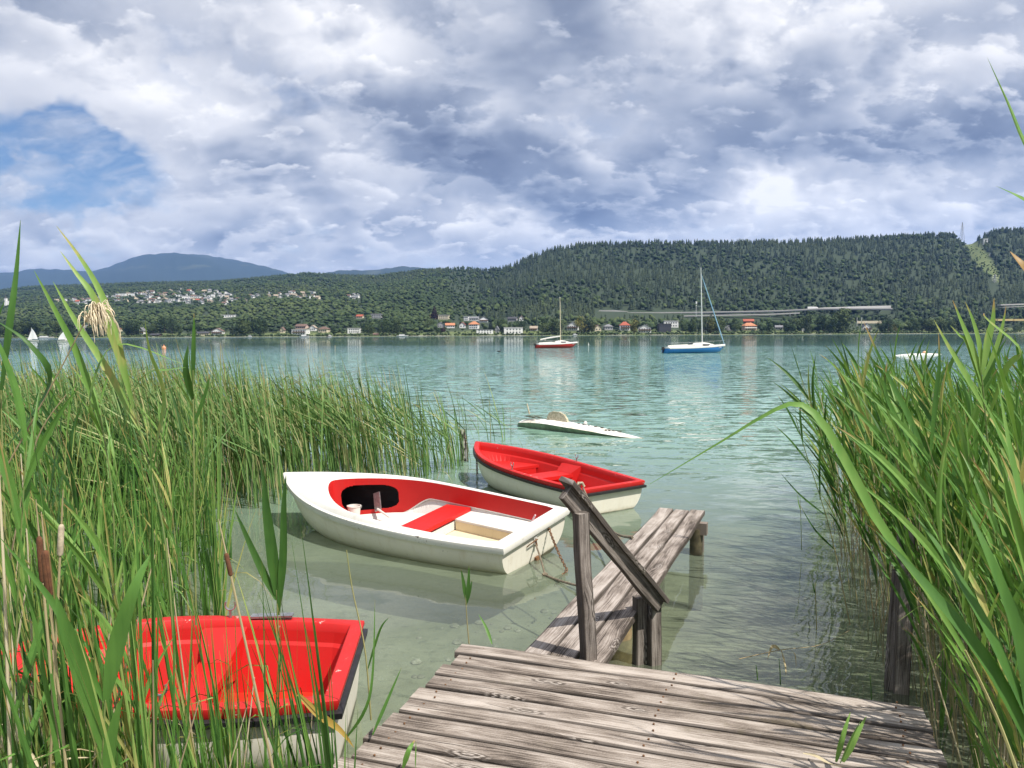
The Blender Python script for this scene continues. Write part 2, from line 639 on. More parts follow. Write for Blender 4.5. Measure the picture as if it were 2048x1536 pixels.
for i in range(900):
    y = _r.uniform(2.6, 10); x = _r.uniform(-2.6, 3.2) * (.6 + y / 12)
    if math.sin(x * 1.9 + 1) + math.sin(y * 1.3 + x) < _r.uniform(-.6, 1.4): continue
    s_ = _r.choice((.012, .018, .025, .04)) * _r.uniform(.7, 1.4)
    a_ = _r.uniform(0, 3)
    st.lathe([(s_ * .7, -s_ * .2), (s_, s_ * .2), (s_ * .7, s_ * .5), (s_ * .15, s_ * .62)], (x, y, bed_z(x, y)), 6)
m_stone, nt = mat_new('lake_stones')
sn = nt.noise(nt.coord('Object'), 7, 3, .7)
finish(nt, principled(nt, nt.ramp(sn, [(.3, (.10, .10, .075)), (.5, (.26, .25, .19)), (.7, (.52, .50, .42))]), .8))
tag(st.build('pebbles', m_stone, smooth=True), kind='stuff')
tag(lake_bed.build('lakebed', m_bed, smooth=True), kind='structure')

m_water, nt = mat_new('lake_water')
pos = nt.new('ShaderNodeNewGeometry').outputs['Position']
wx, wy, wz = nt.sep(pos)
dist = nt.vmath('LENGTH', pos)
lg = nt.math('LOGARITHM', nt.math('MAXIMUM', dist, 1.0), 10.0)       # 0.7 = 5 m, 1 = 10 m, 2 = 100 m
# surface slopes: ripples seen as they are, so far water turns to glitter by itself
def slopes(sx, sy, sc, det, rough=.5):
    c_ = nt.noise(nt.xyz(nt.mul(wx, sx), nt.mul(wy, sy), 0), sc, det, rough, .4, col=True, dim='2D')
    return nt.vmath('SUBTRACT', c_, (.5, .5, .5))
patch = nt.noise(nt.xyz(nt.mul(wx, .35), wy, 0), .035, 4, .6, dim='2D')
streak = nt.noise(nt.xyz(nt.mul(wx, .12), wy, 0), .010, 5, .62, dim='2D')
near_calm = nt.ss(dist, 6.0, 20.0, .10, 1.0)
far_calm = nt.ss(nt.math('MULTIPLY_ADD', nt.sub(streak, .5), 110, dist), 95.0, 165.0, 1.0, .22)
breeze = nt.mul(nt.mul(near_calm, far_calm), nt.ss(patch, .30, .58, .55, 1.05))
far_breeze = nt.mul(nt.ss(nt.math('MULTIPLY_ADD', nt.sub(streak, .5), 900, dist), 560.0, 700.0), .75)
amp = nt.math('MAXIMUM', breeze, far_breeze)
s1 = nt.vmath('SCALE', slopes(.55, 1.5, 2.1, 3), scale=nt.ss(dist, 12.0, 55.0, .46, .80))
s2 = nt.vmath('SCALE', slopes(.8, 1.7, 6.5, 2), scale=nt.ss(dist, 12.0, 55.0, .22, .42))
sl_ = nt.vmath('SCALE', nt.vmath('ADD', s1, s2), scale=amp)
# slow swell near the dock
s3 = nt.vmath('SCALE', slopes(.6, 1.2, 1.5, 2), scale=nt.ss(dist, 5.0, 11.0, .022, .05))
sl_ = nt.vmath('ADD', sl_, s3)
sx_, sy_, _ = nt.sep(sl_)
nrm = nt.vmath('NORMALIZE', nt.xyz(sx_, nt.mul(sy_, 1.0), 1.0))
fr = nt.new('ShaderNodeFresnel'); fr.inputs['IOR'].default_value = 1.333
nt.l.new(nrm, fr.inputs['Normal'])
gl = nt.new('ShaderNodeBsdfGlossy'); gl.inputs['Roughness'].default_value = .03
gl.inputs['Color'].default_value = (.97, .99, 1, 1)
nt.l.new(nrm, gl.inputs['Normal'])
murk = nt.ss(lg, .60, 1.36, .20, 1.0)
tone = nt.noise(nt.xyz(nt.mul(wx, .5), wy, 0), .02, 4, .55, dim='2D')
bodyc = nt.ramp(nt.lin(nt.math('MULTIPLY_ADD', nt.sub(tone, .5), .35, lg), .6, 2.8),
                [(0, (.215, .225, .165)), (.16, (.225, .275, .20)), (.30, (.21, .345, .26)), (.50, (.17, .345, .275)), (.68, (.10, .235, .195)), (1, (.035, .095, .088))])
df = nt.new('ShaderNodeBsdfDiffuse'); nt.l.new(bodyc, df.inputs['Color'])
tr = nt.new('ShaderNodeBsdfTransparent'); tr.inputs['Color'].default_value = (.86, .93, .86, 1)
m1 = nt.new('ShaderNodeMixShader'); nt.l.new(murk, m1.inputs[0]); nt.l.new(tr.outputs[0], m1.inputs[1]); nt.l.new(df.outputs[0], m1.inputs[2])
m2 = nt.new('ShaderNodeMixShader'); nt.l.new(fr.outputs[0], m2.inputs[0]); nt.l.new(m1.outputs[0], m2.inputs[1]); nt.l.new(gl.outputs[0], m2.inputs[2])
finish(nt, m2.outputs[0])
wxs = list(np.concatenate([-np.geomspace(4000, 20, 12), [0], np.geomspace(20, 4000, 12)]))
wys = list(np.concatenate([[-60, -10, 0], np.geomspace(10, 1500, 20)]))
tag(MB().grid([[Vector((x, y, 0)) for x in wxs] for y in wys]).build('water', m_water), kind='structure')
# ------------------------------------------------------------------ the wood on the hills: one mass of trees
KEEP = []          # (px0, px1, py0, py1, depth) of things that show between the trees


def py_of(p):
    """photo row of a world point (helper for keeping views open)"""
    q = CM.transposed() @ (Vector(p) - Vector((0, 0, CAM_H)))
    return 1024 + F_PX * q.x / -q.z, 768 - F_PX * q.y / -q.z


def leaf_mat(name, lo, mid, hi, use='both', rough=.75, transl=.15):
    m, nt = mat_new(name)
    oi = nt.new('ShaderNodeObjectInfo').outputs['Random']
    t = nt.math('FRACT', nt.add(oi, nt.attr('tint')))
    n = nt.noise(nt.coord('Object'), .35, 3, .6)
    c = nt.ramp(nt.math('MULTIPLY_ADD', nt.sub(n, .5), .5, t), [(.05, lo), (.5, mid), (.95, hi)])
    p = principled(nt, c, rough, **{'Specular IOR Level': .2})
    tl = nt.new('ShaderNodeBsdfTranslucent'); nt.l.new(c, tl.inputs['Color'])
    mx = nt.new('ShaderNodeMixShader'); mx.inputs[0].default_value = transl
    nt.l.new(p, mx.inputs[1]); nt.l.new(tl.outputs[0], mx.inputs[2])
    finish(nt, mx.outputs[0])
    return m


m_con = leaf_mat('conifer_needles', (.022, .034, .024), (.034, .052, .030), (.058, .078, .038))
m_dec = leaf_mat('tree_leaves', (.030, .050, .022), (.052, .082, .030), (.095, .125, .045))
m_bark = simple('bark', (.10, .075, .055), .9, .3, 2)

nr = np.random.default_rng(11)


def conifer_mesh(n=7, tiers=4):
    v, f = [], []
    for k in range(tiers):
        z0 = .12 + k * .2; z1 = z0 + .42 - .03 * k
        r = .20 * (1 - k / (tiers + .5))
        b = len(v)
        v.append((nr.normal(0, .01), nr.normal(0, .01), min(z1, 1.0) if k < tiers - 1 else 1.0))
        for q in range(n):
            a = 2 * PI * q / n + k
            rr = r * nr.uniform(.65, 1.25)
            v.append((rr * math.cos(a), rr * math.sin(a), z0 + nr.normal(0, .03)))
        for q in range(n):
            f.append((b, b + 1 + q, b + 1 + (q + 1) % n))
    return np.array(v), np.array(f)


def round_mesh():
    """ragged broadleaf crown: many leaf-clump triangles over a lumpy volume"""
    import bmesh
    bm = bmesh.new(); bmesh.ops.create_icosphere(bm, subdivisions=2, radius=1)
    v = np.array([p.co[:] for p in bm.verts]); f = np.array([[q.index for q in p.verts] for p in bm.faces]); bm.free()
    lob = nr.normal(size=(7, 3)); lob /= np.linalg.norm(lob, axis=1)[:, None]
    d = v @ lob.T
    r = .62 + .42 * np.maximum(0, d.max(axis=1) - .62) / .38 + nr.normal(0, .13, len(v))
    v = v * r[:, None] * np.array([.34, .34, .40]) + np.array([0, 0, .56])
    return v, f


con_var = [conifer_mesh() for _ in range(6)]
dec_var = [round_mesh() for _ in range(7)]


def grow(name, spots, mat_pair):
    """spots: (x, y, z, height, width factor, is_conifer, tint)"""
    vs, fs, ti, mi = [], [], [], []
    b = 0
    for x, y, z, h, w, con, t in spots:
        v, f = (con_var if con else dec_var)[nr.integers(0, 6)]
        a = nr.uniform(0, 2 * PI); ca, sa = math.cos(a), math.sin(a)
        q = np.empty_like(v)
        q[:, 0] = (v[:, 0] * ca - v[:, 1] * sa) * h * w + x
        q[:, 1] = (v[:, 0] * sa + v[:, 1] * ca) * h * w + y
        q[:, 2] = v[:, 2] * h + z
        vs.append(q); fs.append(f + b); b += len(v)
        ti.append(np.full(len(v), t)); mi.append(np.full(len(f), 0 if con else 1))
    o = np_mesh(name, np.concatenate(vs), np.concatenate(fs), mat_pair, mat_idx=np.concatenate(mi), tint=np.concatenate(ti))
    return o


def plant_forest():
    spots = []
    N = 31000
    for i in range(N):
        px = nr.uniform(-380, 2430) if i % 3 else nr.uniform(-150, 900)
        y0, y1 = interp(px, SHORE_Y), interp(px, RIDGE_Y)
        t = nr.uniform(0.03, 1.0) ** (.95 if px > 950 else 1.05)
        if nr.random() < .10: t = nr.uniform(.97, 1.01)
        Y = y0 + t * (y1 - y0)
        p = ground_pt(px, Y)
        if clearing(px, Y, p.z) > .15:
            continue
        gx, gy = p.x * .006, p.y * .006
        mixn = math.sin(gx * 1.7 + 1.1 * math.sin(gy * 1.3)) + math.sin(gy * 2.1 + gx * .7)
        if px > 950:
            con = nr.random() < (.10 if t < .12 else .45 + .45 * min(1, t * 1.3) + .22 * mixn)
        else:
            con = nr.random() < (.05 if t < .3 else .22 + .5 * max(0, t - .35) + .2 * mixn)
        h = nr.uniform(9.5, 16.5) * (1.0 if con else .80)
        if px < 950: h *= .62 + .22 * t
        w = nr.uniform(.75, 1.1) * 1.15 * (1.45 if px < 900 else 1.12)
        # open views: drop trees that would stand in front of what the photograph shows
        topx, topy = py_of((p.x, p.y, p.z + h))
        _, boty = py_of(p)
        hw = h * .22 / Y * F_PX
        bad = False
        for (a0, a1, b0, b1, dY) in KEEP:
            if Y < dY + 8 and topx + hw > a0 and topx - hw < a1 and topy < b1 - 1 and boty > b0:
                bad = True; break
        if bad:
            continue
        tint = float(np.clip(nr.normal(.45, .22) + .17 * mixn + (.08 if px < 900 else 0), .02, .98))
        spots.append((p.x, p.y, p.z - .5, h, w, con, tint))
    for i in range(650):                                  # gardens of the village
        px = nr.uniform(90, 730); Y = nr.uniform(1350, 2500)
        p = ground_pt(px, Y)
        _, gy = py_of(p)
        cy = float(np.interp(px, [90, 150, 235, 300, 360, 420, 480, 540, 640, 730], [604, 603, 594, 594, 590, 593, 598, 588, 590, 592]))
        if abs(gy - cy) < 18:
            spots.append((p.x, p.y, p.z - .4, nr.uniform(4, 8.5), 1.4, nr.random() < .2, float(nr.uniform(.1, .9))))
    o = grow('forest', spots, [m_con, m_dec])
    tag(o, kind='stuff')
    # low scrub in the clearing and along the shore
    sc = []
    for i in range(900):
        px = nr.uniform(1890, 2010); Y = nr.uniform(1400, 1910)
        p = ground_pt(px, Y)
        if clearing(px, Y, p.z) > .1 and nr.random() < .55:
            sc.append((p.x, p.y, p.z - .6, nr.uniform(2, 4.5), 1.3, False, nr.uniform(.6, .98)))
    for i in range(3200):
        px = nr.uniform(-300, 2400)
        Y = interp(px, SHORE_Y) + (nr.uniform(0, 6) if i % 2 else nr.uniform(4, 70))
        p = ground_pt(px, Y)
        h = nr.uniform(1.2, 4)
        topx, topy = py_of((p.x, p.y, p.z + h)); hw = h * .4 / Y * F_PX
        if any(Y < dY + 4 and topx + hw > a0 and topx - hw < a1 and topy < b1 - 2 for (a0, a1, b0, b1, dY) in KEEP): continue
        sc.append((p.x, p.y, p.z - .3, h, 1.5, False, nr.uniform(.1, .95)))
    tag(grow('shrubbery', sc, [m_con, m_dec]), kind='stuff')
# ------------------------------------------------------------------ boats
def gelcoat(name, col, dirt, rough=.32, chip=None, waterline=False):
    """painted glass-fibre: slight yellowing, scuffs, grime near the waterline"""
    m, nt = mat_new(name)
    co = nt.coord('Object')
    n = nt.noise(co, 2.2, 5, .6)
    streak = nt.noise(nt.vmath('MULTIPLY', co, (9, 9, 1.2)), 1.6, 5, .65)
    speck = nt.noise(co, 38, 3, .6)
    c = nt.mix(nt.ss(n, .35, .75), col, tuple(q * .90 for q in col))
    c = nt.mix(nt.mul(nt.ss(streak, .52, .78), .40), c, dirt)
    c = nt.mix(nt.mul(nt.ss(speck, .66, .74), .55), c, tuple(q * .45 for q in dirt))
    if waterline:
        z = nt.sep(co)[2]
        c = nt.mix(nt.mul(nt.ss(nt.math('MULTIPLY_ADD', nt.sub(streak, .5), .08, z), .0, .06, 1, 0), .5), c, (.34, .29, .18))
        c = nt.mix(nt.ss(nt.math('MULTIPLY_ADD', nt.sub(n, .5), .04, z), .0, .02, 1, 0), c, (.09, .085, .05))
    if chip:
        ch = nt.noise(co, 14, 6, .7)
        c = nt.mix(nt.ss(ch, .70 if name == 'red_gelcoat' else .64, .74 if name == 'red_gelcoat' else .67), c, chip)
    finish(nt, principled(nt, c, nt.lin(n, .3, .7, rough, rough + .2), nt.bump(n, .08, .02), **{'Specular IOR Level': .4}))
    return m


m_white = gelcoat('white_gelcoat', (.82, .775, .665), (.58, .49, .34), .35, waterline=True)
m_deck = gelcoat('white_deck_paint', (.72, .70, .65), (.50, .45, .34), .45)
m_rim = gelcoat('worn_white_rim', (.74, .72, .66), (.50, .45, .35), .45, chip=(.10, .09, .07))
m_cream = gelcoat('cream_interior', (.70, .60, .40), (.5, .4, .24), .6)
m_red = gelcoat('red_gelcoat', (.54, .012, .010), (.36, .035, .025), .45, chip=(.50, .16, .13))
m_redrim = gelcoat('worn_red_rim', (.54, .016, .014), (.42, .04, .03), .45, chip=(.52, .42, .36))
m_redf = gelcoat('faded_red_floor', (.58, .025, .010), (.45, .07, .025), .5)
m_rubber = simple('black_rubber', (.018, .018, .02), .5, .4, 20)
m_metal = simple('galvanised_metal', (.42, .42, .42), .38, .3, 30, metallic=.8)
m_rust = simple('rusty_metal', (.22, .11, .05), .8, .5, 25, metallic=.3)
m_rope = simple('old_rope', (.20, .16, .11), .9, .4, 30)
m_ropew = simple('pale_rope', (.48, .42, .30), .9, .3, 30)


class Hull:
    """plan and section of a small boat; x runs from transom (-L/2) to bow (L/2)"""
    def __init__(self, L, B, s0, s1, draft, stern=.82, full=2.5, bowrise=.55, rake=.1, sec=2.5, peak=.42, bowflare=.12):
        self.__dict__.update(L=L, B=B, s0=s0, s1=s1, draft=draft, stern=stern, full=full, bowrise=bowrise, rake=rake, sec=sec, peak=peak, bowflare=bowflare)

    def x(self, u): return -self.L / 2 + self.L * u

    def half(self, u):
        if u < self.peak:
            return self.B / 2 * (1 - (1 - self.stern) * ((self.peak - u) / self.peak) ** 2)
        return self.B / 2 * max(0, 1 - ((u - self.peak) / (1 - self.peak)) ** self.full)

    def sheer(self, u): return self.s0 + (self.s1 - self.s0) * (.25 * u + .75 * u ** 2.2)

    def keel(self, u):
        base = -self.draft * (1 - .35 * (1 - u) ** 2)
        k = max(0, (u - .55) / .45)
        return base + (self.sheer(u) * self.bowrise - base) * k ** 2.6

    def width_at(self, u, z):
        """inside half width of the hull at height z"""
        best = 0.0
        for i in range(41):
            p = self.point(u, 1, i / 40)
            if p.z <= z: best = p.y
        return max(.02, best - .035)

    def us(self, n):
        return [1 - (1 - i / n) ** 1.0 * 1 if False else math.sin(i / n * PI / 2) ** .85 for i in range(n + 1)]

    def point(self, u, side, th):
        """th 0 at the keel .. 1 at the gunwale"""
        a = th * PI / 2
        e = 2 / self.sec
        y = self.half(u) * math.sin(a) ** e
        k, s = self.keel(u), self.sheer(u)
        z = s - (s - k) * math.cos(a) ** e
        x = self.x(u)
        # bow overhang and transom rake
        f = (z - k) / max(1e-4, s - k)
        x -= self.bowflare * (1 - f) * max(0, (u - .5) / .5) ** 2
        if u < .3: x += self.rake * (1 - f) * (1 - u / .3)
        return Vector((x, y * side, z))

    def shell(self, n=30, m=12):
        rows = []
        for u in self.us(n):
            r = [self.point(u, 1, 1 - j / m) for j in range(m)] + [self.point(u, -1, j / m) for j in range(m + 1)]
            rows.append(r)
        mb = MB().grid(rows)
        return mb, rows

    def outline(self, n=30):
        """gunwale line, closed: port side aft to fore, starboard side fore to aft"""
        us = self.us(n)
        return [(u, 1) for u in us] + [(u, -1) for u in reversed(us[:-1])]

    def gun(self, u, side, off=0.0, dz=0.0):
        e = 1e-3
        ua, ub = max(0, u - e), min(1, u + e)
        a = Vector((self.x(ua), self.half(ua) * side)); b = Vector((self.x(ub), self.half(ub) * side))
        if u >= 1 - 1e-6:
            nrm = Vector((1, 0))
        else:
            t = (b - a).normalized()
            nrm = Vector((-t.y, t.x)) * side
        p = Vector((self.x(u), self.half(u) * side)) + nrm * off
        if u <= 1e-6:
            p.x -= off * .9
        return Vector((p.x, p.y, self.sheer(u) + dz))

    def ring(self, prof, n=30, inward_limit=None):
        """sweep of (offset, dz) pairs round the gunwale, transom edge included"""
        rows = []
        pts = self.outline(n)
        # transom edge between the two aft corners
        for off, dz in prof:
            r = [self.gun(u, s, off, dz) for u, s in pts]
            a, b = r[-1], r[0]
            k = 4
            r += [a.lerp(b, i / k) for i in range(1, k)]
            rows.append(r)
        return rows


def rect_prism(mb, pts_top, z0, z1=None, mi=0):
    """upright prism over a convex outline"""
    n = len(pts_top)
    top = [Vector((p[0], p[1], z1 if z1 is not None else p[2])) for p in pts_top]
    bot = [Vector((p[0], p[1], z0)) for p in pts_top]
    mb.add(top + bot, [tuple(range(n))] + [(i, n + i, n + (i + 1) % n, (i + 1) % n) for i in range(n)], mi)


def chain_mb(mb, pts, link=.035, r=.0045):
    """chain links along a polyline"""
    pts = [Vector(p) for p in pts]
    segs = []
    acc = 0
    flip = 0
    for a, b in zip(pts[:-1], pts[1:]):
        L = (b - a).length
        d = (b - a).normalized()
        k = max(1, int(L / (link * .72)))
        for i in range(k):
            c = a.lerp(b, (i + .5) / k)
            s = d.orthogonal().normalized()
            if flip % 2: s = d.cross(s)
            flip += 1
            ring = []
            for q in range(9):
                an = 2 * PI * q / 8
                ring.append(c + d * (math.cos(an) * link * .55) + s * (math.sin(an) * link * .32))
            mb.tube(ring, r, 5, cap=False)
    return mb


def sag(a, b, drop, n=14):
    a, b = Vector(a), Vector(b)
    return [a.lerp(b, i / n) - Vector((0, 0, drop * 4 * (i / n) * (1 - i / n))) for i in range(n + 1)]


def oarlock(parent, p, ax=(1, 0, 0)):
    mb = MB()
    p = Vector(p)
    mb.tube([p - Vector((0, 0, .03)), p + Vector((0, 0, .035))], .008, 8)
    arc = [p + Vector((math.cos(t) * .032, 0, .065 + math.sin(t) * .034)) for t in np.linspace(R(-215), R(35), 12)]
    mb.tube(arc, .0065, 6)
    return mb.build('oarlock', m_metal, parent, smooth=True)


def place_boat(name, stern_mid, bow, label, cat, group=None):
    """empty at the boat's middle on the water, x axis towards the bow"""
    d = (bow - stern_mid); d.z = 0
    mid = (stern_mid + bow) / 2
    o = empty(name, (mid.x, mid.y, 0), math.atan2(d.y, d.x), label, cat, group)
    return o, d.length


def open_dinghy(root, H, rim_w=.055, chained=True):
    """rowing dinghy with moulded red inside"""
    mb, rows = H.shell(30, 12)
    st = rows[0]
    mb.add(st, [tuple(range(len(st)))])
    hull = mb.build('hull', m_white, root, smooth=True, weld=True)
    # keep the transom edge crisp
    for p in hull.data.polygons:
        if abs(p.normal.x) > .9 and p.center.x < -H.L / 2 + .2: p.use_smooth = False
    rim = MB().grid(H.ring([(.010, -.045), (.020, -.012), (.018, .006), (.010, .012), (-rim_w + .006, .010), (-rim_w, .004), (-rim_w - .008, -.05)]), close=True, flip=False)
    rim.build('gunwale', m_redrim, root, smooth=True)
    rub = MB().grid(H.ring([(.012, -.088), (.034, -.082), (.036, -.052), (.012, -.045)])[::1], close=True)
    rub.build('rubbing_strake', m_rubber, root, smooth=False)
    # liner
    prof = [(-rim_w - .01, -.045), (-rim_w - .018, -.11), (-rim_w - .035, -.13)]
    rws = H.ring(prof)
    fl = .045
    last = H.ring([(-rim_w - .115, 0)])[0]
    lows = []
    for p in last:
        x = min(p.x, H.L / 2 - .62)
        q_ = max(0, (p.x + H.L * .05) / (H.L * .55))
        z_ = fl + .10 * q_ ** 2
        x = max(x, -H.L / 2 + .16)
        y_ = min(abs(p.y), H.width_at((x + H.L / 2) / H.L, z_) - .03)
        lows.append(Vector((x, math.copysign(y_, p.y), z_)))
    rws.append([a.lerp(b, .55) for a, b in zip(rws[-1], lows)])
    rws.append(lows)
    lin = MB().grid(rws, close=True, flip=True)
    lin.build('inner_liner', m_red, root, smooth=False)
    mbf = MB(); mbf.add([p + Vector((0, 0, .002)) for p in lows], [tuple(range(len(lows)))])
    mbf.build('floor', m_redf, root)
    # bow seat and thwart
    zs_ = .27
    bs = [(H.x(u) - .03, min(H.width_at(u, zs_ - .05), H.half(u) - rim_w - .04)) for u in (.67, .73, .79, .84, .88)]
    poly = [(x, y) for x, y in bs] + [(x, -y) for x, y in reversed(bs)]
    mb = MB(); rect_prism(mb, poly[::-1], zs_ - .04, zs_)
    mb.box((bs[0][0] + .02, 0, (fl + zs_ - .042) / 2 + .02), (.03, bs[0][1] * 1.75, zs_ - .05 - fl))
    mb.build('bow_seat', m_red, root)
    wy = H.half(.46) - rim_w - .075
    xa, xb = H.x(.41), H.x(.52)
    mb = MB()
    rect_prism(mb, [(xa, -wy), (xb, -wy + .01), (xb, wy - .01), (xa, wy)], .20, .25)
    mb.box(((xa + xb) / 2, 0, (fl + .198) / 2 + .002), ((xb - xa) * .72, wy * 1.5, .198 - fl))
    mb.build('thwart', m_red, root)
    for s in (1, -1):
        mb = MB()
        yo, yi = (H.half(.46) - rim_w - .012) * s, (wy - .07) * s
        zt = H.sheer(.46) - .035
        v = [Vector((xa - .06, yo, zt)), Vector((xb + .02, yo, zt)), Vector((xb - .02, yi, .252)), Vector((xa + .02, yi, .252)),
             Vector((xa - .06, yo, .12)), Vector((xb + .02, yo, .12)), Vector((xb - .02, yi, .12)), Vector((xa + .02, yi, .12))]
        mb.add(v, [(0, 1, 2, 3), (3, 2, 6, 7), (0, 3, 7, 4), (1, 5, 6, 2)] if s > 0 else [(3, 2, 1, 0), (7, 6, 2, 3), (4, 7, 3, 0), (2, 6, 5, 1)])
        mb.build('seat_knee', m_red, root)
    for s in (1, -1):
        oarlock(root, H.gun(.44, s, -.02, .03))
    return hull


# ---- boat with the red rim, farther one
bs_ = (at_z(1163, 978, .345) + at_z(1291, 964, .345)) / 2
bb_ = at_z(953, 884, .53)
boat_b, Lb = place_boat('rowing_boat', bs_, bb_, 'small white rowing boat with bright red rim and red inside, behind the cuddy boat', 'rowing boat')
Hb = Hull(Lb, 1.18, .345, .53, .10, stern=.84, full=2.6, bowrise=.45, rake=.04, sec=2.9, bowflare=.22)
open_dinghy(boat_b, Hb)
mb = MB()
for u, s in ((.0, 1),):
    p = Hb.gun(.03, 1, -.03, .02)
    mb.tube([p + Vector((.0, 0, 0)), p + Vector((-.02, .01, .05)), p + Vector((-.05, .0, .06)), p + Vector((-.06, -.02, .02)), p + Vector((-.02, -.02, .045)), p + Vector((.02, .01, .02))], .014, 8)
    mb.tube([p + Vector((-.03, -.03, .02)), p + Vector((.0, -.035, .05)), p + Vector((.03, 0, .05)), p + Vector((.0, .03, .01))], .013, 8)
mb.build('rope_knot', m_ropew, boat_b, smooth=True)

# ---- near boat behind the reeds
cs_ = (at_z(733, 1243, .43) + at_z(655, 1405, .43)) / 2
cb_ = at_z(8, 1302, .53)
boat_c, Lc = place_boat('rowing_boat', cs_, cb_, 'white rowing boat with scraped red inside, half hidden behind the near reeds', 'rowing boat')
Hc = Hull(Lc, 1.20, .43, .54, .08, stern=.86, full=2.6, bowrise=.45, rake=.02, sec=3.6, bowflare=.2)
open_dinghy(boat_c, Hc)
mb = MB()
q = Hc.gun(.30, -1, -.02, .03)
mb.box(q + Vector((0, 0, 0)), (.26, .06, .012))
mb.build('oarlock_plate', m_metal, boat_c)

# ---- white boat with cuddy
as_ = (at_z(999, 1080, .28) + at_z(1147, 1030, .40)) / 2
ab_ = at_z(578, 944, .56)
boat_a, La = place_boat('cuddy_boat', as_, ab_, 'white dinghy with a foredeck, red coaming and a dark opening under the deck', 'dinghy')
boat_a.rotation_euler.x = R(-5.6)
Ha = Hull(La, 1.46, .34, .55, .08, stern=.84, full=2.45, bowrise=.60, rake=.04, sec=2.9, bowflare=.15, peak=.38)
mb, rows_ = Ha.shell(34, 14)
mb.add(rows_[0], [tuple(range(len(rows_[0])))])
hull_a = mb.build('hull', m_white, boat_a, smooth=True, weld=True)
for p in hull_a.data.polygons:
    if abs(p.normal.x) > .9 and p.center.x < -La / 2 + .2: p.use_smooth = False
UF = .775


def opening(u, side, dz=0.0, off=0.0):
    uu = u * UF
    w = Ha.half(uu) - .075 - off
    if uu > .44:
        w *= max(0, 1 - ((uu - .44) / (UF - .44)) ** 2.6) ** .62
    return Vector((max(Ha.x(uu) - (off if u > .95 else 0), -La / 2 + .10 + off), w * side, Ha.sheer(uu) + .028 + .045 * u * u + dz))


pts = Ha.outline(34)
outer = [Ha.gun(u, s, .0, .020) for u, s in pts]
inner = [opening(u, s) for u, s in pts]
def closed(r, k=4):
    a, b = r[-1], r[0]
    return r + [a.lerp(b, i / k) for i in range(1, k)]
outer, inner = closed(outer), closed(inner)
drows = []
for f in (0, .25, .5, .75, 1):
    drows.append([a.lerp(b, f) + Vector((0, 0, .035 * math.sin(PI * f) * min(1, (a - b).length / .5))) for a, b in zip(outer, inner)])
MB().grid(drows, close=True).build('foredeck', m_deck, boat_a, smooth=True)
rim = MB().grid(Ha.ring([(.002, -.055), (.026, -.05), (.034, -.02), (.028, .012), (.0, .021)], 34), close=True)
rim.build('gunwale', m_rim, boat_a, smooth=True)
# red coaming with the opening into the cuddy
hr = []
NH = 60
pts2 = Ha.outline(300)
for h in range(NH + 1):
    r = []
    for u, s in pts2:
        top = opening(u, s)
        uu = u * UF
        lo = top.z - .19
        t = max(0, min(1, (uu - .50) / .12))
        t = t * t * (3 - 2 * t)
        lo = lo + (.07 - lo) * t
        p = opening(u, s, 0, .02 * h / NH)
        r.append(Vector((p.x, p.y, top.z + (lo - top.z) * h / NH)))
    hr.append(closed(r))
npts = len(pts2)
# arc length round the front of the coaming, to shape the opening
arc_ = [0.0]
for i in range(1, npts): arc_.append(arc_[-1] + (hr[0][i] - hr[0][i - 1]).length)
half_ = arc_[[i for i, q in enumerate(pts2) if q[0] >= 1 - 1e-6][0]]


def hole(i, j):
    if j >= npts - 1: return False
    q = ((arc_[j] + arc_[j + 1]) / 2 - half_ - .43) / .35
    g = ((i + .5) / NH - .52) / .34
    return abs(q) ** 4 + abs(g) ** 3 < 1


MB().grid(hr, close=True, skip=hole).build('coaming', m_red, boat_a, smooth=True)
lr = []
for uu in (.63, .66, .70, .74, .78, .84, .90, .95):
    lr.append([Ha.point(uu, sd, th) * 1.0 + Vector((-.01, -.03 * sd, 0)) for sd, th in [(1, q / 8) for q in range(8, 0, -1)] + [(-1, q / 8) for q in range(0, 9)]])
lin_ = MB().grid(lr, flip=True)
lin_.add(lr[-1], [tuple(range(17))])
lin_.build('cuddy_shade_sheet', simple('cuddy_shade_black', (.012, .012, .013), .9, .3, 4), boat_a)  # near-black sheet added to paint the deep shade under the foredeck
# white lip under the coaming and the inner hull
low = [p.copy() for p in hr[-1]]
r1 = [Vector((p.x, p.y * 1.0, p.z - .012)) for p in low]
r2 = [Vector((p.x, p.y * 1.13, p.z - .02)) for p in low]
r3 = [Vector((p.x, p.y * .96, .08)) for p in low]
r4 = [Vector((p.x, p.y * .80, .03)) for p in low]
for r_ in (r2, r3, r4):
    for p in r_:
        p.x = min(p.x, Ha.x(.735))
        lim = Ha.width_at((p.x + La / 2) / La, p.z) - .02
        p.y = math.copysign(min(abs(p.y), max(.01, lim)), p.y)
        p.x = max(p.x, -La / 2 + .13)
inn = MB().grid([low, r1, r2, r3, r4], close=True, flip=False)
inn.add(r4, [tuple(range(len(r4)))])
inn.build('inner_hull', m_deck, boat_a, smooth=False)
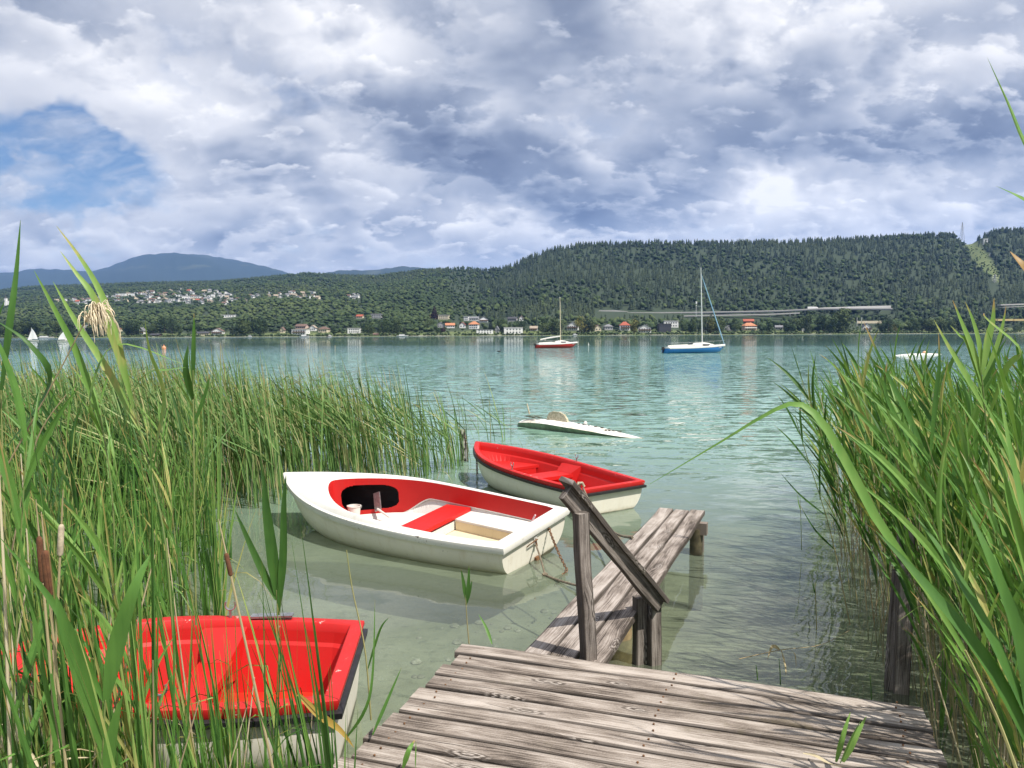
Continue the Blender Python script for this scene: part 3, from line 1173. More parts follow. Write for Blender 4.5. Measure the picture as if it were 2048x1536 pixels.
# side benches aft, thwart
xt0, xt1 = Ha.x(.350), Ha.x(.445)
for s in (1, -1):
    mb = MB()
    o = []
    for uu in (.06, .12, .2, .28, .352):
        o.append((max(Ha.x(uu), -La / 2 + .12), min(Ha.width_at(uu, .115), Ha.half(uu) - .10) * s))
    i_ = [(Ha.x(.352), .33 * s), (Ha.x(.10), .22 * s), (Ha.x(.06) + .0, .19 * s)]
    poly = o + i_
    if s > 0: poly = poly[::-1]
    rect_prism(mb, poly, .135, .167)
    mb.build('bench', m_deck, boat_a)
mb = MB()
mb.box((Ha.x(.04) + .10, 0, .092), (.10, .34, .11))
mb.build('stern_bench', m_deck, boat_a)
mb = MB(); mb.add([Vector((Ha.x(.352), .33, .041)), Vector((Ha.x(.10), .22, .041)), Vector((Ha.x(.10), -.22, .041)), Vector((Ha.x(.352), -.33, .041))], [(3, 2, 1, 0)])
for s in (1, -1):
    a = Vector((Ha.x(.350), .328 * s, .04)); b = Vector((Ha.x(.102), .218 * s, .04))
    q = [a, b, b + Vector((0, 0, .105)), a + Vector((0, 0, .105))]
    mb.add(q, [(0, 1, 2, 3) if s > 0 else (3, 2, 1, 0)])
mb.build('footwell', m_cream, boat_a)
mb = MB()
wyt = Ha.half(.4) - .10
rect_prism(mb, [(xt0, -wyt), (xt1, -wyt), (xt1, wyt), (xt0, wyt)], .165, .21)
mb.build('thwart', m_red, boat_a)
mb = MB()
mb.box((xt0 + .03, 0, .09), (.03, wyt * 1.15, .10))
mb.build('thwart_support', m_deck, boat_a)
# transom fittings
mb = MB()
xT = -La / 2
def tr_pt(y, z):
    z -= .05
    return Vector((xT + .05 * (1 - (z + .1) / .53) - .012, y, z))
mb.box(tr_pt(.02, .34), (.016, .09, .07))
mb.box(tr_pt(.02, .28), (.02, .05, .09))
mb.build('rudder_plate', m_rim, boat_a)
mb = MB(); mb.box(tr_pt(-.20, .33), (.016, .10, .035)); mb.build('eye_plate', m_rim, boat_a)
mb = MB()
mb.tube([tr_pt(.17, .25), tr_pt(.17, .28) + Vector((-.03, 0, 0)), tr_pt(.02, .285) + Vector((-.03, 0, 0)), tr_pt(.01, .255)], .006, 6)
mb.tube([tr_pt(.02, .29), tr_pt(.02, .21) + Vector((-.02, 0, 0))], .014, 8)
mb.build('gudgeon', m_rust, boat_a, smooth=True)
mb = MB()
mb.tube([tr_pt(-.22, .325), tr_pt(-.23, .31) + Vector((-.03, 0, 0)), tr_pt(-.24, .29)], .008, 6)
mb.build('eye_bolt', m_rust, boat_a, smooth=True)
mb = MB(); mb.box((xT + .03, -.02, -.03), (.05, .075, .13), taper=.8); mb.build('skeg', m_rust, boat_a)
mb = MB(); mb.tube([(xT + .20, -.10, .19), (xT + .13, -.10, .32)], [.024, .028], 10); mb.tube([(xT + .13, -.10, .32), (xT + .07, -.10, .42), (xT + .06, -.10, .435)], [.012, .010, .008], 8)
mb.build('tiller_handle', simple('faded_pink_plastic', (.72, .48, .50), .6), boat_a, smooth=True)
mb = MB(); mb.tube([Ha.gun(.30, 1, -.06, .03) + Vector((-.05, 0, 0)), Ha.gun(.30, 1, -.06, .045), Ha.gun(.30, 1, -.06, .03) + Vector((.05, 0, 0))], .006, 6)
mb.build('cleat', m_metal, boat_a)

MA = Matrix.Translation(boat_a.location) @ boat_a.rotation_euler.to_matrix().to_4x4()
MBm = Matrix.Translation(boat_b.location) @ Matrix.Rotation(boat_b.rotation_euler.z, 4, 'Z')
# loose things in the cuddy
p = MA @ Vector((Ha.x(.725), -.12, .09))
bk = empty('bucket', p, 0, 'white plastic bucket standing in the dark opening of the cuddy boat', 'bucket')
MB().lathe([(.065, 0), (.078, .12), (.085, .124), (.085, .132), (.076, .132), (.06, .02)], n=18).build('bucket_body', m_deck, bk, smooth=True)
MB().tube([(math.cos(t) * .09, math.sin(t) * .02, .18 - math.sin(t) * .06) for t in np.linspace(0, PI, 9)], .004, 5).build('handle', m_metal, bk)
bk.children[-1].location.z = -.05
p = MA @ Vector((Ha.x(.675), -.33, .10))
pd = empty('paddle', p, boat_a.rotation_euler.z, 'grey plastic paddle blade sticking up in the dark opening of the cuddy boat', 'paddle')
mbp = MB(); mbp.box((0, .0, .13), (.10, .016, .22), rot=Euler((.25, .35, 0)).to_matrix()); mbp.build('blade', m_metal, pd)
MB().tube([(-.03, .03, .05), (-.30, .12, -.0)], .013, 8).build('shaft', m_deck, pd, smooth=True)

# ropes and chains
ring_p = MA @ tr_pt(.01, .23)
kn = at_z(1090, 1152, .0) + Vector((0, 0, .01))
post1_foot = at_z(1180, 1240, .37)
mb = MB(); mb.tube(sag(ring_p, kn, -.02, 10), .009, 7)
mb.tube([kn + Vector((-.02, 0, 0)), kn + Vector((0, .01, .012)), kn + Vector((.02, 0, .0))], .016, 8)
mb.tube(sag(kn, at_z(1160, 1172, .05), .01, 10) + [at_z(1200, 1190, .30)], .011, 7)
tag(mb.build('mooring_rope', m_rope, smooth=True), 'brown mooring rope from the cuddy boat stern, dipping into the water before the walkway', 'rope')
c0 = MA @ (tr_pt(-.23, .30) + Vector((-.02, 0, 0)))
mb = chain_mb(MB(), sag(c0, at_z(1134, 1140, .02), .02, 6) + [at_z(1122, 1155, -.02), at_z(1110, 1172, -.12)])
tag(mb.build('mooring_chain', m_rust, smooth=True), 'rusty chain hanging from the white cuddy boat stern into the water', 'chain')
b0 = MBm @ Hb.gun(.01, 1, -.02, .02)
mb = MB(); mb.tube(sag(b0, at_z(1265, 1075, .40), .16, 16), .012, 7)
tag(mb.build('mooring_rope', m_rope, smooth=True), 'dark mooring rope slung from the red rimmed boat to the walkway edge', 'rope')
b1 = MBm @ Hb.gun(1.0, 1, .0, -.1)
mb = chain_mb(MB(), [b1, Vector((b1.x, b1.y, .30)), Vector((b1.x + .01, b1.y, -.05)), Vector((b1.x - .1, b1.y + .1, -.5))], .05, .006)
tag(mb.build('mooring_chain', m_rust, smooth=True), 'dark chain hanging from the bow of the red rimmed boat into the water', 'chain')

# ------------------------------------------------------------------ half sunk upturned hull
w0, w1 = at_z(1036, 851, 0), at_z(1287, 877, 0)
wk = empty('sunken_hull', (w0 + w1) / 2, math.atan2((w1 - w0).y, (w1 - w0).x), 'half sunk white upturned hull with a beige fin and dirt patches', 'boat hull')
Lw = (w1 - w0).length
rows_ = []
for i in range(25):
    f = i / 24
    x = -Lw / 2 + Lw * f
    prof = math.sin(PI * min(1, max(0, .03 + f * .97))) ** .6 if f > .5 else (.45 + .55 * math.sin(PI * f)) * min(1, f / .05 + .02) ** .5
    w = .34 * max(.02, prof)
    top = (.25 - .235 * f ** 1.5) * max(.10, min(1, prof * 1.1))
    edge = top * .78 - .01
    rows_.append([Vector((x, -w * .72, -.12)), Vector((x, -w * .8, -.02)), Vector((x, -w, edge)), Vector((x, -w * .72, edge + (top - edge) * .7)), Vector((x, 0, top + .015)),
                  Vector((x, w * .72, edge + (top - edge) * .7)), Vector((x, w, edge)), Vector((x, w * .8, -.02)), Vector((x, w * .7, -.12))])
mb = MB().grid(rows_, flip=True)
mb.add(rows_[0], [tuple(range(9))]); mb.add(rows_[-1], [tuple(range(8, -1, -1))])
m_wreck, nt = mat_new('weathered_white_hull')
co = nt.coord('Object')
nn = nt.noise(co, 7, 6, .65); n3 = nt.noise(co, 2, 4, .6)
c = nt.mix(nt.ss(n3, .4, .7), (.80, .79, .75), (.62, .57, .46))
c = nt.mix(nt.mul(nt.ss(nn, .60, .66), nt.ss(nt.sep(co)[2], .05, .12)), c, (.05, .04, .025))
c = nt.mix(nt.ss(nt.sep(co)[2], -.01, .02, 1, 0), c, (.10, .16, .09))
finish(nt, principled(nt, c, .55))
mb.m = [1 if (i < 24 * 8 and i % 8 in (0, 1, 6, 7)) else 0 for i in range(len(mb.m))]  # flank faces: algae green with the side's shade painted into it
mb.build('hull', [m_wreck, simple('shaded_algae_flank', (.19, .25, .155), .6, .35, 5)], wk, smooth=False)
m_fin, nt = mat_new('algae_beige'); nn = nt.noise(nt.coord('Object'), 26, 4, .7)
finish(nt, principled(nt, nt.mix(nt.ss(nn, .4, .65), (.60, .52, .38), (.33, .28, .17)), .8))
prof = [(-.62, 0), (-.60, .12), (-.55, .22), (-.45, .255), (-.25, .25), (-.10, .20), (-.02, .10), (.01, 0)]
mb = MB()
for s in (-1, 1):
    mb.add([Vector((x - .25, s * (.04 - .02 * z / .25), z + .17)) for x, z in prof], [tuple(range(len(prof))) if s < 0 else tuple(range(len(prof) - 1, -1, -1))])
k = len(prof)
mb.f += [(i, k + i, k + i + 1, i + 1) for i in range(k - 1)]; mb.m += [0] * (k - 1)
mb.build('fin', m_fin, wk)
mb = MB(); mb.tube([(-Lw / 2 + .35, .03, .3), (-Lw / 2 + .27, .03, .56)], [.02, .012], 7); mb.build('stub', m_fin, wk)
mb = MB(); mb.lathe([(.035, 0), (.045, .03), (.03, .06), (.01, .075)], (.22, .05, .18), 10); mb.build('fitting', m_deck, wk, smooth=True)
mb = MB()
for i in range(26):
    f = rng.choice([rng.uniform(.10, .2), rng.uniform(.50, .85)])
    x = -Lw / 2 + Lw * f
    c = Vector((x, rng.uniform(-.12, .12), .255 - .235 * f ** 1.5 + .004))
    mb.lathe([(rng.uniform(.03, .07), 0), (rng.uniform(.015, .04), rng.uniform(.005, .014)), (.004, .016)], c, 7)
mb.build('weed_clumps', simple('dark_weed', (.035, .032, .015), .9, .5, 20), wk)

w0, w1 = at_z(1790, 711, 0), at_z(1882, 708.5, 0)
wk2 = empty('capsized_hull', (w0 + w1) / 2, math.atan2((w1 - w0).y, (w1 - w0).x), 'long bright white capsized hull floating beyond the right reeds', 'boat hull')
Lw2 = (w1 - w0).length
rows_ = []
for i in range(21):
    f = i / 20; x = -Lw2 / 2 + Lw2 * f; pr = math.sin(PI * min(.97, .03 + f * .94)) ** .5
    rows_.append([Vector((x, .40 * pr * math.cos(t), .20 * pr * math.sin(t) - .05)) for t in np.linspace(PI * 1.05, -PI * .05, 9)])
MB().grid(rows_).build('hull', m_deck, wk2, smooth=True)
MB().lathe([(.16, 0), (.2, .1), (.13, .2), (.03, .25)], (.95, 0, .12), 12).build('float', simple('pale_orange_plastic', (.75, .42, .24), .5), wk2, smooth=True)
MB().lathe([(.05, 0), (.06, .05), (.02, .1)], (-1.2, 0, .12), 10).build('fitting', m_deck, wk2, smooth=True)
MB().tube([(-.1, 0, .2), (-.2, 0, 1.3)], .008, 5).build('rod', m_metal, wk2)
# ------------------------------------------------------------------ sailing boats at anchor
m_navy = gelcoat('blue_topsides', (.03, .19, .52), (.02, .12, .33), .3)
m_redh = gelcoat('red_topsides', (.62, .035, .03), (.5, .05, .04), .3)
m_alu = simple('mast_aluminium', (.66, .65, .62), .4, .1, 4, metallic=.25)
m_gold = simple('mast_golden', (.62, .52, .36), .5, .1, 4)
m_smoke = simple('dark_window', (.03, .035, .04), .15, .2, 4)
m_sail = simple('white_sail', (.82, .82, .80), .7, .05, 1)
m_bluerope = simple('furled_blue_sail', (.30, .48, .66), .7, .15, 4)
m_black = simple('black_plastic', (.02, .02, .02), .5, .3, 8)


def stroke(mb, a, b, r): mb.tube([a, b], r, 5)


def sailboat(root, L, hull_mat, mast_x, mast_h, mast_mat, mast_rake, furled, boom):
    H = Hull(L, 2.3, .62, .86, .16, stern=.66, full=1.9, bowrise=.15, rake=-.22, sec=2.2, bowflare=.75, peak=.40)
    mb, rows = H.shell(28, 10)
    mb.add(rows[0], [tuple(range(len(rows[0])))])
    mb.build('hull', hull_mat, root, smooth=True, weld=True)
    rim = MB().grid(H.ring([(.0, -.13), (.022, -.12), (.03, .0), (.0, .03)], 28), close=True); rim.build('toe_rail', m_deck, root, smooth=True)
    n = len(H.outline(28))
    ol = H.ring([(0, .028)], 28)[0]
    mid = [Vector((p.x, p.y * .5, p.z + .05)) for p in ol]
    ctr = [Vector((p.x, 0, p.z + .07)) for p in ol]
    MB().grid([ol, mid, ctr], close=True).build('deck', m_deck, root, smooth=True)
    # coach roof
    rows = []
    x0, x1 = -.08 * L, .30 * L
    for i in range(17):
        f = i / 16; x = x0 + (x1 - x0) * f
        h = .40 * min(1, (.55 + .45 * math.sin(min(1, f * 2.2) * PI / 2))) * max(0, 1 - max(0, (f - .45) / .55) ** 1.8) + .02
        w = (.78 - .28 * f ** 2)
        zb = H.sheer((x + L / 2) / L) + .03
        rows.append([Vector((x, -w, zb)), Vector((x, -w * .93, zb + h * .8)), Vector((x, -w * .6, zb + h)), Vector((x, 0, zb + h * 1.06)), Vector((x, w * .6, zb + h)), Vector((x, w * .93, zb + h * .8)), Vector((x, w, zb))])
    mb = MB().grid(rows, flip=True); mb.add(rows[0], [tuple(range(7))])
    cab = mb.build('cabin', m_deck, root, smooth=False)
    zb = H.sheer(.6)
    for s in (1, -1):
        mb = MB(); mb.box((.10 * L, s * .765, zb + .20), (.95, .03, .14)); mb.build('cabin_window', m_smoke, cab)
    mb = MB(); mb.box((-.085 * L, 0, zb + .16), (.05, .62, .44)); mb.build('hatch', m_smoke, cab)
    # coamings of the cockpit
    for s in (1, -1):
        mb = MB(); mb.beam((-.42 * L, s * .55, H.sheer(.1) + .13), (-.08 * L, s * .72, H.sheer(.4) + .20), .10, .22, segs=3); mb.build('cockpit_coaming', m_deck, root)
    zm = H.sheer(.6) + .4
    top = Vector((mast_x + mast_rake, 0, zm + mast_h))
    foot = Vector((mast_x, 0, zm - .05))
    mb = MB(); mb.tube([foot, foot.lerp(top, .6), top], [.075, .07, .045], 10)
    mast = mb.build('mast', mast_mat, root, smooth=True)
    mb = MB()
    c = foot.lerp(top, .50)
    mb.tube([c + Vector((0, -.75, 0)), c, c + Vector((0, .75, 0))], .018, 6)
    mb.build('spreader', m_alu, mast)
    mb = MB(); mb.tube([top + Vector((-.18, 0, .05)), top + Vector((.18, 0, .05))], .012, 5); mb.tube([top, top + Vector((0, 0, .2))], .012, 5); mb.build('masthead', m_alu, mast)
    # standing rigging
    mb = MB()
    bow = Vector((L / 2 - .12, 0, H.sheer(1) + .05))
    for s in (1, -1):
        sp = c + Vector((0, .75 * s, 0))
        mb.tube([top, sp, Vector((mast_x - .1, s * 1.05, H.sheer(.55)))], .007, 4)
        mb.tube([foot.lerp(top, .52), Vector((mast_x - .25, s * 1.05, H.sheer(.55)))], .006, 4)
    mb.tube([top, Vector((-L / 2 + .05, 0, H.sheer(0) + .05))], .006, 4)
    if not furled: mb.tube([foot.lerp(top, .86), bow], .007, 4)
    mb.build('rigging', m_metal, root)
    if furled:
        a = foot.lerp(top, .92) + Vector((.06, 0, 0))
        mb = MB(); mb.tube([a, a.lerp(bow, .15), a.lerp(bow, .5), a.lerp(bow, .9), bow], [.02, .045, .055, .06, .03], 8); mb.build('furled_jib', m_bluerope, root, smooth=True)
    if boom:
        b0 = foot + Vector((-.05, 0, .75)); b1 = Vector((-L * .42, 0, zm + .18))
        bow_rail = Vector((L / 2 - .2, 0, zm + .62))
        mb = MB(); mb.tube([b0, b1], [.055, .05], 8); mb.tube([b0 + Vector((0, 0, .07)), b0.lerp(b1, .5) + Vector((0, 0, .10)), b1 + Vector((0, 0, .09))], [.06, .09, .05], 8)
        mb.build('boom', m_deck, root, smooth=True)
    # rails
    mb = MB()
    zz = H.sheer(.95)
    for s in (1, -1):
        mb.tube([Vector((L * .33, s * .62, H.sheer(.83))), Vector((L * .36, s * .58, zz + .5)), Vector((L * .49, s * .06, zz + .58))], .014, 5)
        mb.tube([Vector((L * .43, s * .3, zz)), Vector((L * .44, s * .28, zz + .55))], .012, 5)
        for xx in (-.46, -.34):
            mb.tube([Vector((xx * L, s * .62, H.sheer(.06))), Vector((xx * L - .03, s * .64, H.sheer(.06) + .52))], .013, 5)
        mb.tube([Vector((-.46 * L - .03, s * .64, H.sheer(.06) + .52)), Vector((-.34 * L, s * .66, H.sheer(.06) + .52)), Vector((-.02 * L, s * 1.03, H.sheer(.5) + .48)), Vector((.36 * L, s * .58, zz + .5))], .008, 4)
        mb.tube([Vector((-.02 * L, s * 1.03, H.sheer(.5))), Vector((-.02 * L, s * 1.03, H.sheer(.5) + .48))], .011, 5)
    mb.tube([Vector((-.46 * L - .03, -.64, H.sheer(.06) + .52)), Vector((-.46 * L - .03, .64, H.sheer(.06) + .52))], .013, 5)
    mb.build('guard_rail', m_metal, root)
    # outboard on the stern
    mo = MB(); mo.box((-L / 2 - .20, .30, .55), (.26, .22, .34), taper=.8); mo.box((-L / 2 - .18, .30, .18), (.12, .10, .52))
    mo.build('outboard_motor', m_black, root)
    # rudder and anchor line
    mb = MB(); mb.tube([bow, bow + Vector((.45, 0, -.95))], .012, 5); mb.build('anchor_line', m_ropew, root)
    # small white name on the bow, too small to read
    for s in (-1, 1):
        mb = MB()
        for k in range(6):
            u = .865 + k * .013
            p = H.point(u, s, .80); q = H.point(u + .006, s, .84)
            o = Vector((0, s * .012, 0))
            mb.tube([p + o, q + o + Vector((0, 0, .07 if k in (0, 3) else .03))], .014, 5)
        mb.build('name_lettering', m_sail, root)
    return H


pa, pb = at_z(1333, 706.5, 0), at_z(1449, 704.5, 0)
sb = empty('sailing_boat', (pa + pb) / 2, math.atan2((pb - pa).y, (pb - pa).x), 'blue hulled sailing boat at anchor with bare mast and furled pale blue jib', 'sailing boat')
sailboat(sb, (pb - pa).length * 1.02, m_navy, .85, 8.5, m_alu, -.30, True, False)
pa, pb = at_z(1074, 696, 0), at_z(1155, 695, 0)
sr = empty('sailing_boat', (pa + pb) / 2, math.atan2((pb - pa).y, (pb - pa).x), 'red hulled sailing boat at anchor with bare golden mast and white boom', 'sailing boat')
sailboat(sr, (pb - pa).length * 1.0, m_redh, .55, 6.9, m_gold, -.10, False, True)
mb = MB(); mb.lathe([(.03, .0), (.12, .05), (.05, .22), (.01, .27)], (-2.1, .2, 1.2), 8); mb.build('cover', m_deck, sr, smooth=True)

# dinghies under sail far to the left
for px, py, hpx, lab in ((66, 682.5, 28, 'small boat under a slim white sail, farther left of the two'), (128, 684, 23, 'small boat under a broad white sail behind the tall reed leaves')):
    p = at_z(px, py, 0)
    k = hpx * p.y / F_PX / 7.0
    o = empty('sailing_dinghy', p, R(200 if px < 100 else 25), lab, 'sailing dinghy', 'dinghies under sail')
    H = Hull(4.4, 1.6, .45, .55, .08)
    mb, rows = H.shell(12, 6); mb.add(rows[0], [tuple(range(len(rows[0])))])
    ol = H.ring([(0, 0)], 12)[0]; mb.add(ol, [tuple(range(len(ol)))])
    mb.build('hull', m_white, o, smooth=False)
    MB().tube([(.5, 0, .4), (.45, 0, 7.0 * k)], .05, 6).build('mast', m_alu, o)
    mb = MB()
    top = Vector((.43, 0, 6.9 * k)); tack = Vector((.48, 0, 1.0)); clew = Vector((-2.0, .5, .95))
    for i in range(7):
        pass
    rws = []
    for i in range(8):
        f = i / 7
        a = tack.lerp(top, f); b = clew.lerp(top, f) + Vector((-.35 * math.sin(f * PI), .15, 0))
        rws.append([a.lerp(b, q / 4) + Vector((0, .18 * math.sin(PI * q / 4) * (1 - f), 0)) for q in range(5)])
    mb.grid(rws); mb.build('mainsail', m_sail, o, smooth=True)
    mb = MB(); j0 = Vector((2.1, 0, .6)); j1 = Vector((.44, 0, 5.6 * k)); j2 = Vector((.3, .5, .8))
    mb.add([j0, j1, j2], [(0, 1, 2)]); mb.build('jib', m_sail, o)
    p1 = MB()

# buoys, stakes, a duck
def buoy(px, py, r, h, mat, label):
    p = at_z(px, py, 0)
    o = empty('buoy', p, 0, label, 'buoy')
    MB().lathe([(r * .55, -r * .6), (r, 0), (r * .98, h * .35), (r * .6, h * .62), (r * .3, h * .72)], n=14).build('float', mat, o, smooth=True)
    MB().tube([(0, 0, h * .7), (0, 0, h)], [r * .2, r * .12], 8).build('top_ring', mat, o)


buoy(1682, 771, .13, .46, m_deck, 'white mooring buoy alone on the water left of the right reeds')
buoy(328, 698, .34, .75, simple('orange_buoy', (.72, .30, .16), .5), 'pale orange buoy out on the lake at the left')
buoy(1177, 692, .10, .7, m_deck, 'tiny white buoy just off the bow of the red sailing boat')
for px, py, h, lab in ((609, 690, 1.2, 'thin pale stake in the calm water, shorter of the pair'), (619, 692, 2.0, 'thin pale stake in the calm water, taller of the pair'), (670, 697, .8, 'short pale stake alone in the calm water')):
    p = at_z(px, py + 5, 0)
    tag(MB().tube([p - Vector((0, 0, 1)), p + Vector((.02, 0, h))], .04, 6).build('stake', m_ropew), lab, 'stake', 'stakes out in the lake')
p = at_z(998, 704, 0)
mb = MB(); mb.tube([(-.28, 0, .10), (-.18, 0, .09), (0, 0, .07), (.14, 0, .08), (.20, 0, .12)], [.015, .06, .10, .08, .04], 10)
mb.tube([(.16, 0, .10), (.22, 0, .22), (.24, 0, .30), (.30, 0, .31), (.40, 0, .29)], [.04, .035, .045, .03, .008], 8)
tag(mb.build('duck', m_black, loc=p, smooth=True), 'dark waterbird swimming alone on the open lake', 'bird')
# ------------------------------------------------------------------ landing stage and walkway of weathered boards
def wood_mat(name, dark, mid, light, knots=True, contrast=1.0):
    m, nt = mat_new(name)
    uv = nt.coord('UV')
    u, v, _ = nt.sep(uv)
    rnd = nt.attr('plank')
    uo = nt.math('MULTIPLY_ADD', rnd, 37.0, u)
    vo = nt.math('MULTIPLY_ADD', rnd, 11.0, v)
    P = nt.xyz(uo, vo, 0)
    kv = nt.new('ShaderNodeTexVoronoi', voronoi_dimensions='2D'); nt.put(kv.inputs['Vector'], nt.vmath('MULTIPLY', P, (1.5, 6.0, 1))); kv.inputs['Scale'].default_value = 1.0
    kd = kv.outputs['Distance']
    ksel = nt.ss(nt.sep(kv.outputs['Color'])[0], .50, .56)
    near = nt.mul(nt.ss(kd, .05, .42, 1, 0), ksel)
    warp = nt.noise(nt.vmath('MULTIPLY', P, (1.2, 6, 1)), 1.3, 3, .5, dim='2D')
    vv = nt.add(vo, nt.add(nt.mul(nt.sub(warp, .5), .035), nt.mul(near, .028)))
    g1 = nt.noise(nt.xyz(nt.mul(uo, 1.6), nt.mul(vv, 135), 0), 1.0, 5, .62, dim='2D')
    g2 = nt.noise(nt.xyz(nt.mul(uo, 3.0), nt.mul(vv, 330), 0), 1.0, 4, .65, dim='2D')
    blot = nt.noise(nt.xyz(nt.mul(uo, 2.2), nt.mul(vo, 9), 0), 1.0, 5, .62, dim='2D')
    fine = nt.noise(P, 130, 3, .6, dim='2D')
    t = nt.add(nt.mul(nt.sub(g1, .5), 1.0 * contrast), nt.mul(nt.sub(g2, .5), .75 * contrast))
    t = nt.add(t, nt.mul(nt.sub(blot, .5), 1.5))
    t = nt.add(t, nt.add(nt.mul(nt.sub(fine, .5), .25), nt.mul(nt.sub(rnd, .5), .26)))
    c = nt.ramp(nt.add(t, .5), [(.12, dark), (.42, mid), (.62, tuple((a + b) / 2 for a, b in zip(mid, light))), (.88, light)])
    ed = nt.attr('edge')
    c = nt.mix(nt.mul(nt.ss(nt.math('MULTIPLY_ADD', nt.sub(blot, .5), .55, ed), .62, 1.0), .75), c, (.05, .04, .033))
    crack = nt.noise(nt.xyz(nt.mul(uo, .9), nt.mul(vv, 85), 3.3), 1.0, 4, .55, dim='2D')
    crk = nt.mul(nt.ss(crack, .655, .70), nt.ss(blot, .36, .55))
    c = nt.mix(nt.mul(crk, .85), c, (.018, .014, .011))
    kring = nt.math('SINE', nt.mul(nt.math('MULTIPLY_ADD', g1, .12, kd), 95))
    core = nt.mul(nt.ss(kd, .10, .18, 1, 0), ksel)
    c = nt.mix(nt.mul(core, .75), c, nt.mix(nt.ss(kring, -.2, .8), dark, light))
    moss = nt.noise(P, 3.3, 4, .6, dim='2D')
    c = nt.mix(nt.mul(nt.ss(moss, .62, .75), .28), c, (.10, .085, .035))
    h = nt.add(nt.mul(g2, .5), nt.sub(nt.mul(g1, .8), nt.mul(crk, 1.4)))
    finish(nt, principled(nt, c, .88, nt.bump(h, .55, .006), **{'Specular IOR Level': .25}))
    return m


m_wood = wood_mat('weathered_boards', (.055, .043, .034), (.235, .193, .160), (.49, .430, .375))
m_wood2 = wood_mat('walkway_boards', (.06, .047, .039), (.25, .208, .178), (.48, .424, .38))
m_rail = wood_mat('rail_timber', (.045, .038, .032), (.19, .162, .142), (.40, .355, .315))
m_wet = simple('wet_post', (.10, .085, .05), .5, .5, 12)
m_stump = simple('pale_stump', (.34, .25, .13), .8, .35, 14)


class Boards:
    """boards as one mesh part, with grain coordinates and a number per board"""
    def __init__(self):
        self.v, self.f, self.uv, self.pl, self.ed = [], [], [], [], []

    def board(self, a, b, w, h, up=Vector((0, 0, 1)), segs=10, wob=.004, bow=0.0, rnd=None):
        a, b = Vector(a), Vector(b)
        d = (b - a).normalized(); s = up.cross(d).normalized(); u_ = d.cross(s).normalized()
        L = (b - a).length
        rnd = rng.random() if rnd is None else rnd
        ph = rng.uniform(0, 6)
        base = len(self.v)
        c = .005
        prof = [(-w / 2, -h), (w / 2, -h), (w / 2, -c), (w / 2 - c, 0), (w / 2 - .02, 0), (-w / 2 + .02, 0), (-w / 2 + c, 0), (-w / 2, -c)]
        pe = [1, 1, 1, .95, .25, .25, .95, 1]
        pv = [p_[0] + w for p_ in prof]
        n = len(prof)
        for i in range(segs + 1):
            p = a + d * (L * i / segs)
            o = s * wob * math.sin(ph + i * .9) + u_ * (wob * .6 * math.sin(ph * 2 + i * .7) + bow * (i / segs) ** 2)
            for y, z in prof:
                y2 = y + rng.uniform(-1, 1) * .0018
                self.v.append(p + o + s * y2 + u_ * z)
            self.ed += pe
        for i in range(segs):
            for k in range(n):
                q = (base + i * n + k, base + i * n + (k + 1) % n, base + (i + 1) * n + (k + 1) % n, base + (i + 1) * n + k)
                self.f.append(q[::-1] if False else q)
                u0, u1 = L * i / segs, L * (i + 1) / segs
                v0 = pv[k]; v1 = pv[(k + 1) % n] + (.03 if k in (1, 7) else 0)
                self.uv += [(u0, v0), (u0, v1), (u1, v1), (u1, v0)]
                self.pl.append(rnd)
        self.f.append(tuple(base + k for k in reversed(range(n)))); self.uv += [(0, .01 * k) for k in range(n)]; self.pl.append(rnd)
        e = base + segs * n
        self.f.append(tuple(e + k for k in range(n))); self.uv += [(0, .01 * k) for k in range(n)]; self.pl.append(rnd)

    def build(self, name, mat, parent):
        me = bpy.data.meshes.new(name)
        me.from_pydata([tuple(p) for p in self.v], [], self.f)
        uvl = me.uv_layers.new(name='UVMap')
        uvl.data.foreach_set('uv', np.array(self.uv, np.float32).ravel())
        at = me.attributes.new('plank', 'FLOAT', 'FACE')
        at.data.foreach_set('value', np.array(self.pl, np.float32))
        ae = me.attributes.new('edge', 'FLOAT', 'POINT')
        ae.data.foreach_set('value', np.array(self.ed, np.float32))
        me.materials.append(mat)
        import bmesh
        bm = bmesh.new(); bm.from_mesh(me); bmesh.ops.recalc_face_normals(bm, faces=bm.faces); bm.to_mesh(me); bm.free()
        o = bpy.data.objects.new(name, me); COL.objects.link(o)
        o.parent = parent
        return o


DZ = .50
A0 = at_z(937, 1288, DZ); A1 = at_z(1846, 1404, DZ); A2 = at_z(668, 1534, DZ)
e1 = (A1 - A0).normalized(); e2 = (A2 - A0).normalized()
LW = (A1 - A0).length
AR = at_z(1886, 1534, DZ)
dock = empty('landing_stage', (0, 0, 0), 0, 'grey weathered board landing stage the viewer stands on', 'landing stage')
B_ = Boards()
PW = .137
perp = abs(e2.cross(e1).z)
for k in range(24):
    a = A0 + e2 * (PW * (k + .5) / perp)
    l = rng.uniform(-.012, .014)
    if k == 0: l = -.03
    dr = (AR - A1).normalized()
    rp = A1 + dr * (PW * (k + .5) / abs(dr.cross(e1).z))
    b = a + e1 * ((rp - a).dot(e1) + rng.uniform(-.02, .02))
    B_.board(a + e1 * l + Vector((0, 0, rng.uniform(-.004, .003))), b, PW - rng.uniform(.011, .017), .034, segs=16, wob=.003, bow=-.02 if k == 0 else -.008)
B_.build('deck_boards', m_wood, dock)
mb = MB()
for k in range(12):
    for off in (.10, LW * .5, LW - .12):
        for q in (.3, .72):
            p = A0 + e1 * (off + rng.uniform(-.012, .012)) + e2 * (PW * (k + q) / perp)
            mb.lathe([(.0048, -.002), (.0048, .0035), (.003, .0042)], p, 7)
mb.build('nail_heads', m_rust, dock)
mb = MB()
